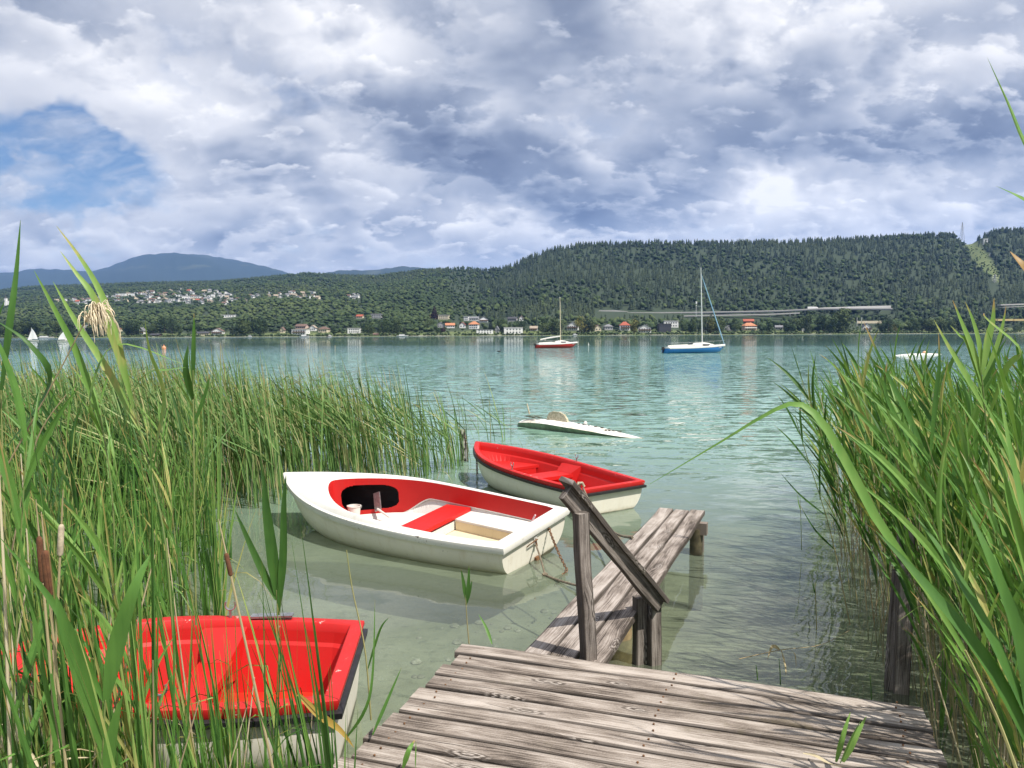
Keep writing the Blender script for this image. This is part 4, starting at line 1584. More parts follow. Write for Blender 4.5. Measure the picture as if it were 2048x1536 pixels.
for off in (.10, LW * .5, LW - .12):
    a = A0 + e1 * off + e2 * .06 - Vector((0, 0, .037 + .075)); mb.beam(a, a + e2 * 3.2, .08, .15)
mb.build('joist', m_wet, dock)
for off, bk in ((.12, .15), (LW - .14, .15), (.12, 1.6), (LW - .14, 1.6)):
    p = A0 + e1 * off + e2 * bk
    MB().tube([(p.x, p.y, -.6), (p.x, p.y, DZ - .19)], .07, 10).build('post', m_wet, dock, smooth=True)

# walkway
WZ = .375
n0, n1p = at_z(1046, 1300, WZ), at_z(1216, 1318, WZ)
f0, f1p = at_z(1321, 1012, WZ), at_z(1409, 1026, WZ)
axis = ((f0 + f1p) / 2 - (n0 + n1p) / 2).normalized()
side = Vector((axis.y, -axis.x, 0))
wmid = (n0 + n1p) / 2; fmid = (f0 + f1p) / 2
WW = ((f1p - f0).dot(side) + (n1p - n0).dot(side)) / 2
walk = empty('walkway', (0, 0, 0), 0, 'narrow three board walkway running out from the landing stage over the water', 'walkway')
B_ = Boards()
pw = WW / 3
for k in range(3):
    a = wmid + side * pw * (k - 1) - axis * .12; b = fmid + side * pw * (k - 1) + axis * (.0, -.02, .03)[k]
    B_.board(a - axis * .1, b, pw - .014, .042, segs=18, wob=.005)
B_.build('boards', m_wood2, walk)
mb = MB()
c = fmid - axis * .32
mb.beam(c - side * WW * .48 - Vector((0, 0, .045 + .06)), c + side * WW * .62 - Vector((0, 0, .045 + .06)), .09, .12)
mb.build('crossbeam', m_wood2, walk)
for s in (-.38, .40):
    p = c + side * WW * s
    MB().tube([(p.x, p.y, -.75), (p.x, p.y, .268)], [.075, .065], 12).build('post', m_wet, walk, smooth=True)
p = c + side * WW * .47 + axis * .1
MB().beam((p.x, p.y, -.4), (p.x, p.y, .27), .05, .09, up=axis).build('brace', m_rail, walk)
sp = at_z(1250, 1290, -.02) + Vector((-.04, .12, 0))
MB().tube([(sp.x, sp.y, -.5), (sp.x, sp.y, .06), (sp.x, sp.y, .326)], [.115, .11, .10], 14).build('stump', m_stump, walk, smooth=True)

# handrail
hand = empty('handrail', (0, 0, 0), 0, 'sloping dark timber handrail on two posts beside the walkway', 'handrail')
pf = at_z(1183, 1318, .40); pf2 = pf
B_ = Boards()
y1 = at_z(1183, 1318, .385)
top1 = at_y(1167, 1035, y1.y)
B_.board(Vector((y1.x, y1.y, .36)), Vector((top1.x, y1.y, top1.z + .02)), .075, .075, up=Vector((.35, -.94, 0)), segs=8, wob=.003)
B_.build('post', m_rail, hand)
base2 = at_z(1298, 1330, 0.0)
B_ = Boards()
for dx_, dy_ in ((-.048, .0), (.048, -.012)):
    t2 = at_y(1298, 1200, base2.y)
    B_.board(Vector((base2.x + dx_, base2.y + dy_, -.45)), Vector((base2.x + dx_ , base2.y + dy_, t2.z + .015)), .085, .06, up=Vector((.35, -.94, 0)), segs=6, wob=.003)
B_.build('post', m_rail, hand)
r0 = at_y(1135, 985, y1.y - .02); r1 = at_y(1322, 1212, base2.y - .03)
B_ = Boards()
rd = (r1 - r0).normalized()
up_side = Vector((.55, -.83, 0)); up_side = (up_side - rd * up_side.dot(rd)).normalized()
B_.board(r0, r1, .095, .036, up=up_side, segs=10, wob=.003)
upv = rd.cross(up_side)
if upv.z < 0: upv = -upv
B_.board(r0 + upv * .068 - up_side * .03 - rd * .03, r1 + upv * .068 - up_side * .03 + rd * .02, .11, .030, up=upv, segs=10, wob=.003)
B_.build('rail', m_rail, hand)

# old posts
p = at_z(927, 922, 0)
m_birch, nt = mat_new('peeling_post'); nn = nt.noise(nt.vmath('MULTIPLY', nt.coord('Object'), (14, 14, 5)), 1.5, 5, .6)
finish(nt, principled(nt, nt.mix(nt.ss(nn, .45, .58), (.035, .03, .025), (.50, .47, .42)), .85))
tag(MB().tube([(p.x, p.y, -1), (p.x, p.y, .25), (p.x - .01, p.y, .56)], [.055, .055, .05], 9).build('mooring_post', m_birch), 'short peeling mooring post standing by the far reeds behind the rowing boat', 'post')
chain_o = chain_mb(MB(), [(p.x + .05, p.y - .05, .45), (p.x + .075, p.y - .06, .2), (p.x + .08, p.y - .06, -.1)], .05, .006)
tag(chain_o.build('post_chain', m_rust), 'rusty chain hanging down the peeling mooring post', 'chain')
for px, py, h, wd, lab in ((1812, 1398, 1.1, .09, 'tall grey square post standing in the right reeds by the landing stage'), (1790, 1390, .75, .075, 'short dark post leaning beside the taller grey post in the right reeds')):
    b = at_z(px, py, .0)
    B_ = Boards()
    B_.board(Vector((b.x, b.y + .05, -.4)), Vector((b.x + (.02 if h > 1 else .05), b.y + .08, h)), wd, wd, up=Vector((-.3, -.95, 0)), segs=6)
    o = empty('reed_bed_post', (0, 0, 0), 0, lab, 'post')
    B_.build('timber', m_rail, o)
# ------------------------------------------------------------------ houses, road and trees on the far shore
def wall_mat(name, col): return simple(name, col, .8, .06, .3)


WALLS = {'white': wall_mat('white_render', (.80, .79, .76)), 'cream': wall_mat('cream_render', (.66, .58, .42)), 'pink': wall_mat('pink_render', (.62, .46, .38)),
         'grey': wall_mat('grey_render', (.36, .36, .36)), 'dark': wall_mat('dark_cladding', (.045, .045, .055)), 'brown': wall_mat('brown_timber', (.12, .065, .04)), 'yellow': wall_mat('yellow_render', (.60, .47, .20)),
         'concrete': wall_mat('concrete', (.40, .39, .37))}
ROOFS = {'red': simple('red_tiles', (.36, .09, .05), .8, .2, .6), 'orange': simple('orange_tiles', (.48, .20, .10), .8, .2, .6), 'grey': simple('grey_roof', (.20, .20, .21), .8, .2, .6),
         'brown': simple('brown_tiles', (.16, .10, .075), .8, .2, .6), 'dark': simple('dark_slate', (.055, .055, .06), .7, .2, .6), 'pale': simple('pale_flat_roof', (.50, .49, .47), .8, .1, .6), 'tan': simple('tan_roof', (.36, .29, .22), .8, .2, .6)}
m_pane = simple('window_glass', (.05, .06, .07), .2, .2, 2)
WIN = {}


def win_mesh(w, h):
    k = (round(w, 1), round(h, 1))
    if k not in WIN:
        o = MB().box((0, -.03, 0), (k[0], .10, k[1])).build('window', m_pane)
        WIN[k] = o.data
        bpy.data.objects.remove(o)
    return WIN[k]


def window(parent, x, y, z, w, h, rz=0.0):
    o = bpy.data.objects.new('window', win_mesh(w, h)); COL.objects.link(o); o.parent = parent
    o.location = (x, y, z); o.rotation_euler = (0, 0, rz)


def gable(parent, w, d, h, rh, along_x, wall, roof, over=.7):
    """walls with gables and a two-sided roof, base at z=0"""
    mb = MB()
    hx, hy = w / 2, d / 2
    v = [(-hx, -hy, -3), (hx, -hy, -3), (hx, hy, -3), (-hx, hy, -3), (-hx, -hy, h), (hx, -hy, h), (hx, hy, h), (-hx, hy, h)]
    if along_x:
        v += [(-hx, 0, h + rh), (hx, 0, h + rh)]
        f = [(0, 1, 5, 4), (2, 3, 7, 6), (1, 2, 6, 9, 5), (3, 0, 4, 8, 7), (4, 5, 9, 8), (6, 7, 8, 9)]
    else:
        v += [(0, -hy, h + rh), (0, hy, h + rh)]
        f = [(0, 1, 5, 8, 4), (2, 3, 7, 9, 6), (1, 2, 6, 5), (3, 0, 4, 7), (5, 6, 9, 8), (7, 4, 8, 9)]
    mb.add(v, f).build('wall', WALLS[wall], parent)
    mb = MB()
    t = .28
    if along_x:
        e = hx + over; q = hy + over; zz = h - rh * over / hy
        for s in (-1, 1):
            P = [Vector((-e, q * s, zz + .06)), Vector((e, q * s, zz + .06)), Vector((e, 0, h + rh + .06)), Vector((-e, 0, h + rh + .06))]
            U = [p + Vector((0, 0, t)) for p in P]
            mb.add(P + U, [(3, 2, 1, 0), (4, 5, 6, 7), (0, 1, 5, 4), (1, 2, 6, 5), (2, 3, 7, 6), (3, 0, 4, 7)])
    else:
        e = hy + over; q = hx + over; zz = h - rh * over / hx
        for s in (-1, 1):
            P = [Vector((q * s, -e, zz + .06)), Vector((q * s, e, zz + .06)), Vector((0, e, h + rh + .06)), Vector((0, -e, h + rh + .06))]
            U = [p + Vector((0, 0, t)) for p in P]
            mb.add(P + U, [(3, 2, 1, 0), (4, 5, 6, 7), (0, 1, 5, 4), (1, 2, 6, 5), (2, 3, 7, 6), (3, 0, 4, 7)])
    r = mb.build('roof', ROOFS[roof], parent)
    return r


def hip(parent, w, d, h, rh, wall, roof, over=.7):
    MB().box((0, 0, (h - 3) / 2), (w, d, h + 3)).build('wall', WALLS[wall], parent)
    a, b = w / 2 + over, d / 2 + over
    k = max(0, a - b * .9)
    v = [(-a, -b, h - .15), (a, -b, h - .15), (a, b, h - .15), (-a, b, h - .15), (-a, -b, h + .1), (a, -b, h + .1), (a, b, h + .1), (-a, b, h + .1), (-k, 0, h + rh), (k, 0, h + rh)]
    return MB().add(v, [(3, 2, 1, 0), (0, 1, 5, 4), (1, 2, 6, 5), (2, 3, 7, 6), (3, 0, 4, 7), (4, 5, 9, 8), (5, 6, 9), (6, 7, 8, 9), (7, 4, 8)]).build('roof', ROOFS[roof], parent)


def house(px, py, wpx, hpx, kind, wall, roof, label, depth=None, group=None, storeys=None, balcony=False, cat='house', back=0.0):
    """base of the house at photo pixel (px, py + hpx/2) on the slope"""
    Y = depth
    base = py + hpx / 2
    if Y is None:
        # walk up the slope until it meets this line of sight
        Y = interp(px, SHORE_Y) + 12
        for _ in range(400):
            if py_of(ground_pt(px, Y))[1] <= base: break
            Y += 4
    g = ground_pt(px, Y)
    k = Y / F_PX
    w, h = wpx * k, hpx * k
    rz = rng.uniform(-.25, .25)
    zb = at_y(px, base, Y).z
    o = empty('house' if cat == 'house' else cat.replace(' ', '_'), (g.x, Y, zb), rz, label, cat, group)
    d = max(5.0, min(10.0, w * .8))
    if kind == 'flat':
        MB().box((0, 0, (h * .9 - 3) / 2), (w, d, h * .9 + 3)).build('wall', WALLS[wall], o)
        rf = MB().box((0, 0, h * .95), (w + .8, d + .8, h * .1)).build('roof', ROOFS[roof], o)
        eave = h * .88
    elif kind == 'hip':
        hip(o, w * .9, d, h * .58, h * .42, wall, roof); eave = h * .58
    else:
        along = kind == 'long'
        gable(o, w * .88, d, h * .56, h * .44, along, wall, roof); eave = h * .56
    st = storeys or (2 if eave > 4.6 else 1)
    n = max(2, min(5, int(w / 3.0)))
    for s in range(st):
        z = eave * (s + .5) / st
        for i in range(n):
            x = (-.5 + (i + .5) / n) * w * .84
            window(o, x, -d / 2, z, min(1.6, w / n * .5), min(1.5, eave / st * .5))
    if st == 2 or kind == 'gable':
        window(o, w * .44 + (.0 if kind != 'flat' else w * .06), 0, eave * .5, 1.2, 1.3, PI / 2)
    if balcony:
        mb = MB(); mb.box((0, -d / 2 - .8, eave * .48), (w * .86, 1.6, .2)); mb.box((0, -d / 2 - 1.58, eave * .48 + .6), (w * .86, .08, 1.0)); mb.build('balcony', WALLS['white' if wall != 'white' else 'brown'], o)
    if kind in ('gable', 'long', 'hip') and w > 6:
        ch = MB().box((w * .15, d * .12, h * .98), (.7, .7, 1.6)).build('chimney', WALLS['concrete'], o)
    KEEP.append((px - wpx * .52, px + wpx * .52, py - hpx * .5, py + hpx * .42, Y))
    return o


HOUSES = [
    # px, py, w, h, kind, wall, roof, label, balcony
    (286, 662, 15, 13, 'gable', 'white', 'grey', 'narrow white house standing tall by the shore, between the reed tips and a lone tree', 1),
    (314, 670, 20, 5, 'long', 'brown', 'dark', 'low dark boathouse at the water to the right of the tall white house', 0),
    (409, 667, 24, 7, 'long', 'cream', 'dark', 'long low cream house with dark roof beside the brown gabled chalet', 0),
    (438, 663, 24, 13, 'gable', 'white', 'brown', 'chalet with wide brown gable and white ground floor at the shore', 1),
    (567, 660, 9, 11, 'gable', 'cream', 'brown', 'narrow beige house peeping out between dense shore trees', 0),
    (603, 664, 32, 11, 'flat', 'white', 'pale', 'wide white villa with flat roof and terrace right at the shore', 1),
    (606, 653, 24, 9, 'long', 'pink', 'brown', 'brown roofed house rising behind the wide white villa', 0),
    (628, 656, 14, 11, 'gable', 'white', 'tan', 'white gabled house just right of the wide white villa', 0),
    (650, 659, 20, 12, 'hip', 'cream', 'brown', 'cream house with hipped brown roof near the white villa', 0),
    (710, 661, 25, 10, 'flat', 'white', 'pale', 'white flat roofed box house on a shore lawn by itself', 0),
    (753, 669, 10, 5, 'long', 'brown', 'brown', 'tiny brown boathouse on the waterline among bushes', 0),
    (722, 633, 14, 7, 'long', 'cream', 'red', 'small house with bright red roof up in the trees', 0),
    (755, 632, 21, 8, 'flat', 'grey', 'pale', 'long grey flat building up in the trees beside the small red roof', 0),
    (460, 632, 27, 5, 'flat', 'white', 'pale', 'long pale low building in the trees above the shore', 0),
    (163, 656, 22, 12, 'flat', 'grey', 'pale', 'grey three storey building behind the dry reed plume', 1),
    (240, 660, 12, 7, 'long', 'cream', 'orange', 'little orange roofed cottage behind the reed leaves', 0),
    (867, 632, 12, 11, 'gable', 'yellow', 'red', 'yellow cottage with reddish gable on the slope', 0),
    (889, 634, 21, 8, 'flat', 'cream', 'pale', 'cream bungalow with flat roof above the dark tree', 0),
    (882, 650, 15, 10, 'gable', 'grey', 'grey', 'grey gabled house at the left end of the house cluster', 0),
    (901, 651, 20, 9, 'long', 'white', 'orange', 'wide white house with a long orange roof', 0),
    (926, 650, 13, 11, 'gable', 'white', 'red', 'white house with red gable between two orange roofs', 0),
    (949, 650, 20, 15, 'hip', 'white', 'orange', 'square white house with a tall orange hipped roof', 0),
    (934, 637, 9, 9, 'flat', 'white', 'pale', 'small white cube house on the slope above', 0),
    (950, 637, 20, 7, 'long', 'white', 'grey', 'white house with shallow grey roof on the slope', 0),
    (967, 639, 20, 11, 'gable', 'white', 'dark', 'white chalet with dark gable at the right of the slope houses', 1),
    (970, 663, 33, 9, 'flat', 'white', 'dark', 'low white boathouse with dark doors along the shore lawn', 0),
    (995, 659, 8, 13, 'gable', 'grey', 'grey', 'narrow grey gable beside the low white boathouse', 0),
    (1027, 661, 37, 13, 'flat', 'white', 'pale', 'modern white villa with a band of dark windows', 0),
    (1026, 638, 20, 8, 'long', 'grey', 'dark', 'grey house with dark roof half hidden above the modern villa', 0),
    (1043, 637, 9, 10, 'gable', 'white', 'orange', 'white house with a bright orange gable above the modern villa', 0),
    (1068, 657, 16, 9, 'long', 'white', 'tan', 'white balcony house with tan roof between villa and trees', 1),
    (1146, 652, 25, 17, 'gable', 'white', 'grey', 'big white house with steep grey gable, right of the red boat mast', 1),
    (1195, 656, 14, 12, 'gable', 'cream', 'brown', 'cream house half hidden between two round golden trees', 0),
    (1216, 654, 18, 11, 'hip', 'grey', 'grey', 'grey hipped roof house left of the mansard house', 0),
    (1249, 652, 21, 17, 'hip', 'white', 'red', 'white house with pinkish red mansard roof', 1),
    (1289, 657, 29, 16, 'gable', 'white', 'grey', 'broad white chalet with long balconies facing the lake', 1),
    (1328, 656, 24, 17, 'flat', 'dark', 'dark', 'dark clad modern house beside the raised white box', 0),
    (1341, 648, 28, 13, 'flat', 'white', 'pale', 'raised white modern box house behind the dark one', 0),
    (1456, 656, 11, 9, 'gable', 'grey', 'grey', 'small grey shed right of the blue boat mast', 0),
    (1496, 643, 22, 9, 'long', 'brown', 'red', 'brown house with long red roof under the viaduct', 0),
    (1497, 653, 28, 15, 'hip', 'pink', 'orange', 'pale pink villa with orange hipped roof on a lawn', 1),
    (1557, 655, 16, 8, 'long', 'grey', 'grey', 'low grey cottage among shore trees right of the pink villa', 0),
    (1731, 655, 18, 16, 'gable', 'white', 'dark', 'white chalet with dark steep gable above a sandy bank', 1),
    (1607, 660, 8, 6, 'flat', 'white', 'pale', 'tiny white hut on the grassy shore', 0),
    (1963, 483, 7, 11, 'flat', 'white', 'pale', 'small white tower house on the ridge beside the clearing', 0),
    (1976, 509, 6, 5, 'flat', 'white', 'pale', 'tiny white hut below the ridge in the dark trees', 0),
]
for px, py, w, h, kind, wall, roof, lab, bal in HOUSES:
    house(px, py, w, h, kind, wall, roof, lab, balcony=bool(bal))

# the village on the slope
vil = random.Random(5)
V = []
for cx0, cx1, n in ((240, 300, 22), (300, 365, 34), (355, 425, 34), (410, 482, 26), (95, 160, 9), (150, 235, 24), (540, 592, 16), (585, 640, 20), (492, 520, 5), (690, 728, 8)):
    for i in range(n):
        px = vil.uniform(cx0, cx1)
        cy = float(np.interp(px, [90, 150, 235, 300, 360, 420, 480, 540, 640, 730], [604, 603, 594, 594, 590, 593, 598, 588, 590, 592]))
        sp = float(np.interp(px, [90, 230, 300, 400, 480, 540, 640, 730], [3, 7, 11, 14, 11, 6, 5, 4]))
        py = cy + vil.uniform(-sp, sp)
        if any(abs(px - q[0]) < 4.6 and abs(py - q[1]) < 3.2 for q in V): continue
        V.append((px, py))
kinds = [('white', 'grey', 'white house with grey roof in the hillside village', 'white houses of the hillside village'),
         ('white', 'brown', 'white house with brown roof in the hillside village', 'brown roofed houses of the hillside village'),
         ('white', 'pale', 'white flat roofed house in the hillside village', 'flat roofed houses of the hillside village'),
         ('cream', 'tan', 'cream house with tan roof in the hillside village', 'cream houses of the hillside village'),
         ('white', 'red', 'house with red roof in the hillside village', 'red roofed houses of the hillside village')]
for px, py in sorted(V, key=lambda q: q[1]):
    wq = vil.choices(range(5), (5, 3.5, 2.2, 3, .6))[0]
    wall, roof, lab, grp = kinds[wq]
    wpx, hpx = vil.uniform(5.5, 11), vil.uniform(4, 6.5)
    Y = 1200
    while Y < 2600 and py_of(ground_pt(px, Y))[1] > py + hpx / 2: Y += 6
    k = Y / F_PX
    g = ground_pt(px, Y)
    zb = at_y(px, py + hpx / 2, Y).z
    o = empty('village_house', (g.x, Y, zb), vil.uniform(-.5, .5), lab, 'house', grp)
    w, h = wpx * k, hpx * k
    d = vil.uniform(7, 10)
    if wq == 2:
        MB().box((0, 0, (h * .88 - 10) / 2), (w, d, h * .88 + 10)).build('wall', WALLS[wall], o); MB().box((0, 0, h * .94), (w + 1, d + 1, h * .12)).build('roof', ROOFS[roof], o)
    else:
        rf = gable(o, w * .9, d, h * .58, h * .42, vil.random() < .6, wall, roof)
        o.children[0].scale = (1, 1, 1)
    for i in range(2): window(o, (-.22, .22)[i] * w, -d / 2, h * .3, 1.8, 1.6)
    KEEP.append((px - wpx * .5, px + wpx * .5, py - hpx * .5, py + hpx * .35, Y))
p = at_y(12, 607, 1500)
ch = empty('church', p, 0, 'little white church with a pointed spire on the hillside at the far left', 'church')
MB().box((0, 0, 3), (4, 4, 14)).build('tower', WALLS['white'], ch)
MB().lathe([(3.2, 10), (1.2, 13), (.1, 19)], n=4).build('spire', ROOFS['dark'], ch)
MB().box((5, 2, 1), (9, 6, 8)).build('nave', WALLS['white'], ch)
KEEP.append((8, 20, 596, 610, 1500))

# motorway viaduct
YV = 1160
def vpt(px, py, Y=YV): return at_y(px, py, Y)
via = empty('viaduct', vpt(1480, 640), 0, 'long pale motorway viaduct crossing the foot of the wooded hill', 'viaduct')
via_inv = via.matrix_basis.inverted()
def rel(p): return Vector(p) - Vector(via.location)
deckl = [(1255, 625.5), (1380, 624.5), (1490, 622.5), (1560, 621), (1640, 617), (1785, 616.5)]
mb = MB()
L0 = [rel(vpt(x, y)) for x, y in deckl]
mb.grid([[p + Vector((0, 0, -1.0)) for p in L0], [p + Vector((0, 0, .6)) for p in L0], [p + Vector((0, .4, .6)) for p in L0]], flip=True)
mb.build('parapet', WALLS['concrete'], via)
mb = MB()
mb.grid([[p + Vector((0, -.2, -1.0)) for p in L0], [p + Vector((0, 14, -.4)) for p in L0]])
mb.grid([[p + Vector((0, .5, -2.4)) for p in L0], [p + Vector((0, .5, -1.0)) for p in L0]], flip=True)
mb.grid([[p + Vector((0, .5, -2.4)) for p in L0], [p + Vector((0, 14, -2.4)) for p in L0]], flip=True)
mb.build('deck', WALLS['grey'], via)
up = [rel(vpt(x, y, YV + 16)) for x, y in ((1590, 619), (1650, 615), (1720, 612.5), (1782, 611))]
dn = [rel(vpt(x, y, YV + 15)) for x, y in ((1590, 621), (1650, 618), (1720, 617), (1782, 616.5))]
MB().grid([dn, up], flip=True).build('retaining_wall', WALLS['concrete'], via)
lo = [rel(vpt(x, y, YV - 30)) for x, y in ((1368, 632), (1440, 630.5), (1530, 629), (1600, 626))]
mb = MB(); mb.grid([[p + Vector((0, 0, -.9)) for p in lo], [p + Vector((0, 0, 1.0)) for p in lo]], flip=True); mb.grid([[p + Vector((0, 0, -.8)) for p in lo], [p + Vector((0, 9, -.8)) for p in lo]])
mb.build('ramp', WALLS['concrete'], via)
for x in (1290, 1330, 1372, 1388, 1420, 1460, 1500, 1540, 1580):
    t = rel(vpt(x, 625, YV + 5)); MB().beam(t + Vector((0, 0, -1.6)), t + Vector((0, 0, -22)), 1.6, 2.2, up=(0, 1, 0)).build('pillar', WALLS['concrete'], via)
KEEP.append((1255, 1786, 610, 626, YV + 10)); KEEP.append((1370, 1600, 624, 632, YV - 30))
wl = empty('retaining_wall', vpt(1225, 624, YV + 10), 0, 'pale concrete slope wall at the left end of the viaduct', 'wall')
q = [Vector(vpt(x, y, YV + 10)) - Vector(wl.location) for x, y in ((1194, 624), (1262, 626), (1255, 622.5), (1230, 620), (1200, 620.5))]
MB().add(q + [p + Vector((0, 6, 0)) for p in q], [(0, 1, 2, 3, 4), (9, 8, 7, 6, 5)] + [(i, i + 5, (i + 1) % 5 + 5, (i + 1) % 5) for i in range(5)]).build('concrete_face', WALLS['concrete'], wl)
KEEP.append((1194, 1262, 618, 626, YV + 15))
br = empty('road_bridge', vpt(2030, 612), 0, 'short pale road bridge between trees at the right edge', 'bridge')
for n_, dzz, yy in (('deck', 0, 0), ('lower_deck', -3.6, -6)):
    a = Vector(vpt(1998, 610, YV)) - Vector(br.location) + Vector((0, yy, dzz)); b = Vector(vpt(2120, 606, YV)) - Vector(br.location) + Vector((0, yy, dzz))
    MB().beam(a, b, 9, 1.9 if dzz == 0 else 1.1).build(n_, WALLS['concrete'], br)
for x in (2010, 2060): 
    a = Vector(vpt(x, 615, YV)) - Vector(br.location); MB().beam(a, a + Vector((0, 0, -14)), 1.5, 2, up=(0, 1, 0)).build('pillar', WALLS['concrete'], br)
KEEP.append((1996, 2100, 605, 616, YV))


def vehicle(px, py, L, Hh, col, name, label, Y, cab=True):
    p = at_y(px, py, Y)
    o = empty(name, p, 0, label, name)
    MB().box((0, 0, Hh / 2 + .6), (L, 2.5, Hh)).build('body', col, o)
    if cab:
        MB().box((L / 2 + 1.1, 0, 1.5), (2.0, 2.4, 2.6), taper=.9).build('cab', WALLS['white'], o)
    for x in (-L * .35, L * .38):
        MB().tube([(x, -1.2, .5), (x, 1.2, .5)], .5, 10).build('wheel', m_black, o)
    return o


vehicle(1624, 618, 13, 2.9, WALLS['white'], 'truck', 'white box truck driving along the viaduct', YV + 6)
vehicle(1697, 616.5, 3.6, 1.2, WALLS['white'], 'van', 'small pale van on the viaduct near its right end', YV + 6, cab=False)
YT = 1090
for i, px in enumerate((1995, 2016, 2037, 2058)):
    p = at_y(px, 643, YT)
    o = empty('freight_wagon', p, 0, 'yellowish freight wagon of the train at the right edge', 'freight wagon', 'wagons of the freight train')
    MB().box((0, 0, 2.2), (13.6, 2.6, 2.8)).build('body', WALLS['yellow'], o)
    MB().box((0, 0, .6), (12.6, 2.2, .4)).build('chassis', WALLS['dark'], o)
KEEP.append((1990, 2060, 636, 648, YT))
# telecom mast, pylons, catenary posts
p = at_y(1392, 646, 1120)
o = empty('telecom_mast', p, 0, 'slim grey telecom mast with antenna drum left of the blue boat mast', 'mast')
hm = at_y(1392, 603, 1120).z - p.z
MB().tube([(0, 0, -8), (0, 0, hm)], [.5, .3], 8).build('pole', m_alu, o)
for z in (hm - 1.6, hm - 6): MB().lathe([(1.3 if z > hm - 3 else .7, -1.6 if z > hm - 3 else -.5), (1.3 if z > hm - 3 else .7, 1.6 if z > hm - 3 else .5)], (0, 0, z), 10).build('antenna', WALLS['white'], o)
KEEP.append((1386, 1398, 600, 626, 1120))


def pylon(px, py, Y, Ht, label):
    p = at_y(px, py, Y)
    o = empty('power_pylon', p, 0, label, 'pylon')
    mb = MB()
    def lv(z): return 3.2 * (1 - z / Ht) ** 1.2 + .45
    zs = np.linspace(-6, Ht, 9)
    for sx in (-1, 1):
        for sy in (-1, 1):
            mb.tube([(sx * lv(max(z, 0)), sy * lv(max(z, 0)), z) for z in zs], .30, 4)
    for a, b in zip(zs[:-1], zs[1:]):
        for s in (-1, 1):
            mb.tube([(-lv(max(a, 0)), s * lv(max(a, 0)), a), (lv(max(b, 0)), s * lv(max(b, 0)), b)], .18, 3)
            mb.tube([(lv(max(a, 0)), s * lv(max(a, 0)), a), (-lv(max(b, 0)), s * lv(max(b, 0)), b)], .18, 3)
    mb.build('lattice_tower', simple('galvanised_lattice', (.33, .34, .36), .6, .1, 1), o)
    for f, w in ((.60, 5.2), (.74, 6.0), (.88, 4.6)):
        MB().tube([(-w, 0, Ht * f), (0, 0, Ht * f + .8), (w, 0, Ht * f)], .28, 4).build('cross_arm', m_alu, o)
    return o


pylon(1924, 476, 1915, 38, 'lattice power pylon standing against the sky in the ridge gap')
pylon(1989, 578, 1420, 27, 'small lattice pylon low in the dark trees below the clearing')
KEEP.append((1914, 1934, 440, 474, 1915)); KEEP.append((1983, 1996, 548, 576, 1420))
for i, (px, lab) in enumerate(((1714, 'thin catenary post by the railway, left of the pair'), (1723, 'thin catenary post by the railway, right of the pair'))):
    p = at_y(px, 648, 1070)
    tag(MB().tube([p - Vector((0, 0, 3)), p + Vector((0, 0, 9))], .35, 6).build('catenary_post', m_alu), lab, 'post', 'catenary posts')
KEEP.append((1700, 1765, 634, 647, 1072))
o = empty('embankment_wall', at_y(1740, 646, 1075), 0, 'yellowish railway embankment wall behind the white chalet', 'wall')
MB().box((0, 0, 1.2), (36, 1.2, 3.4)).build('wall_face', WALLS['cream'], o)
# jetties and motor boats on the far shore
for px, w, lab in ((805, 24, 'white motor boat moored at the far shore by a jetty'), (609, 20, 'white cabin boat moored in front of the wide white villa'), (500, 9, 'small white boat under a tarpaulin on the far shore'),
                   (1150, 10, 'small pale boat on the far shore near the big white house'), (660, 9, 'little white boat drawn up below the cream house'), (90, 34, 'long white passenger boat at the far left shore')):
    Y = interp(px, SHORE_Y) - 14
    k = Y / F_PX
    p = at_y(px, 671 + (1024 - px) * .0047, Y); p.z = 0
    L = w * k
    o = empty('motor_boat', p, R(rng.uniform(-12, 12)), lab, 'motor boat', 'boats along the far shore')
    H = Hull(L, min(3, L * .32), 1.0, 1.4, .2)
    mb, rows = H.shell(12, 6); mb.add(rows[0], [tuple(range(len(rows[0])))])
    ol = H.ring([(0, 0)], 12)[0]; mb.add(ol, [tuple(range(len(ol)))])
    mb.build('hull', m_deck, o)
    MB().box((-.05 * L, 0, 1.75), (L * .5, min(2.2, L * .25), 1.5), taper=.85).build('cabin', WALLS['white'], o)
    MB().box((-.02 * L, 0, 1.9), (L * .51, min(2.0, L * .24), .6)).build('cabin_window', m_smoke, o)
for px, w in ((655, 14), (690, 10), (860, 16), (1085, 18), (1300, 14), (1345, 16), (1510, 12), (1760, 10)):
    Y = interp(px, SHORE_Y) - 4
    k = Y / F_PX
    o = empty('jetty', Vector(((px - 1024) / F_PX * Y, Y, 0)), R(rng.uniform(60, 120)), 'thin wooden jetty reaching from the far shore into the lake', 'jetty', 'jetties on the far shore')
    MB().box((-6, 0, .7), (16, 1.6, .2)).build('planking', ROOFS['tan'], o)
    for x in (-13, -8, -3): MB().tube([(x, .6, -1), (x, .6, .9)], .14, 6).build('post', m_bark, o)

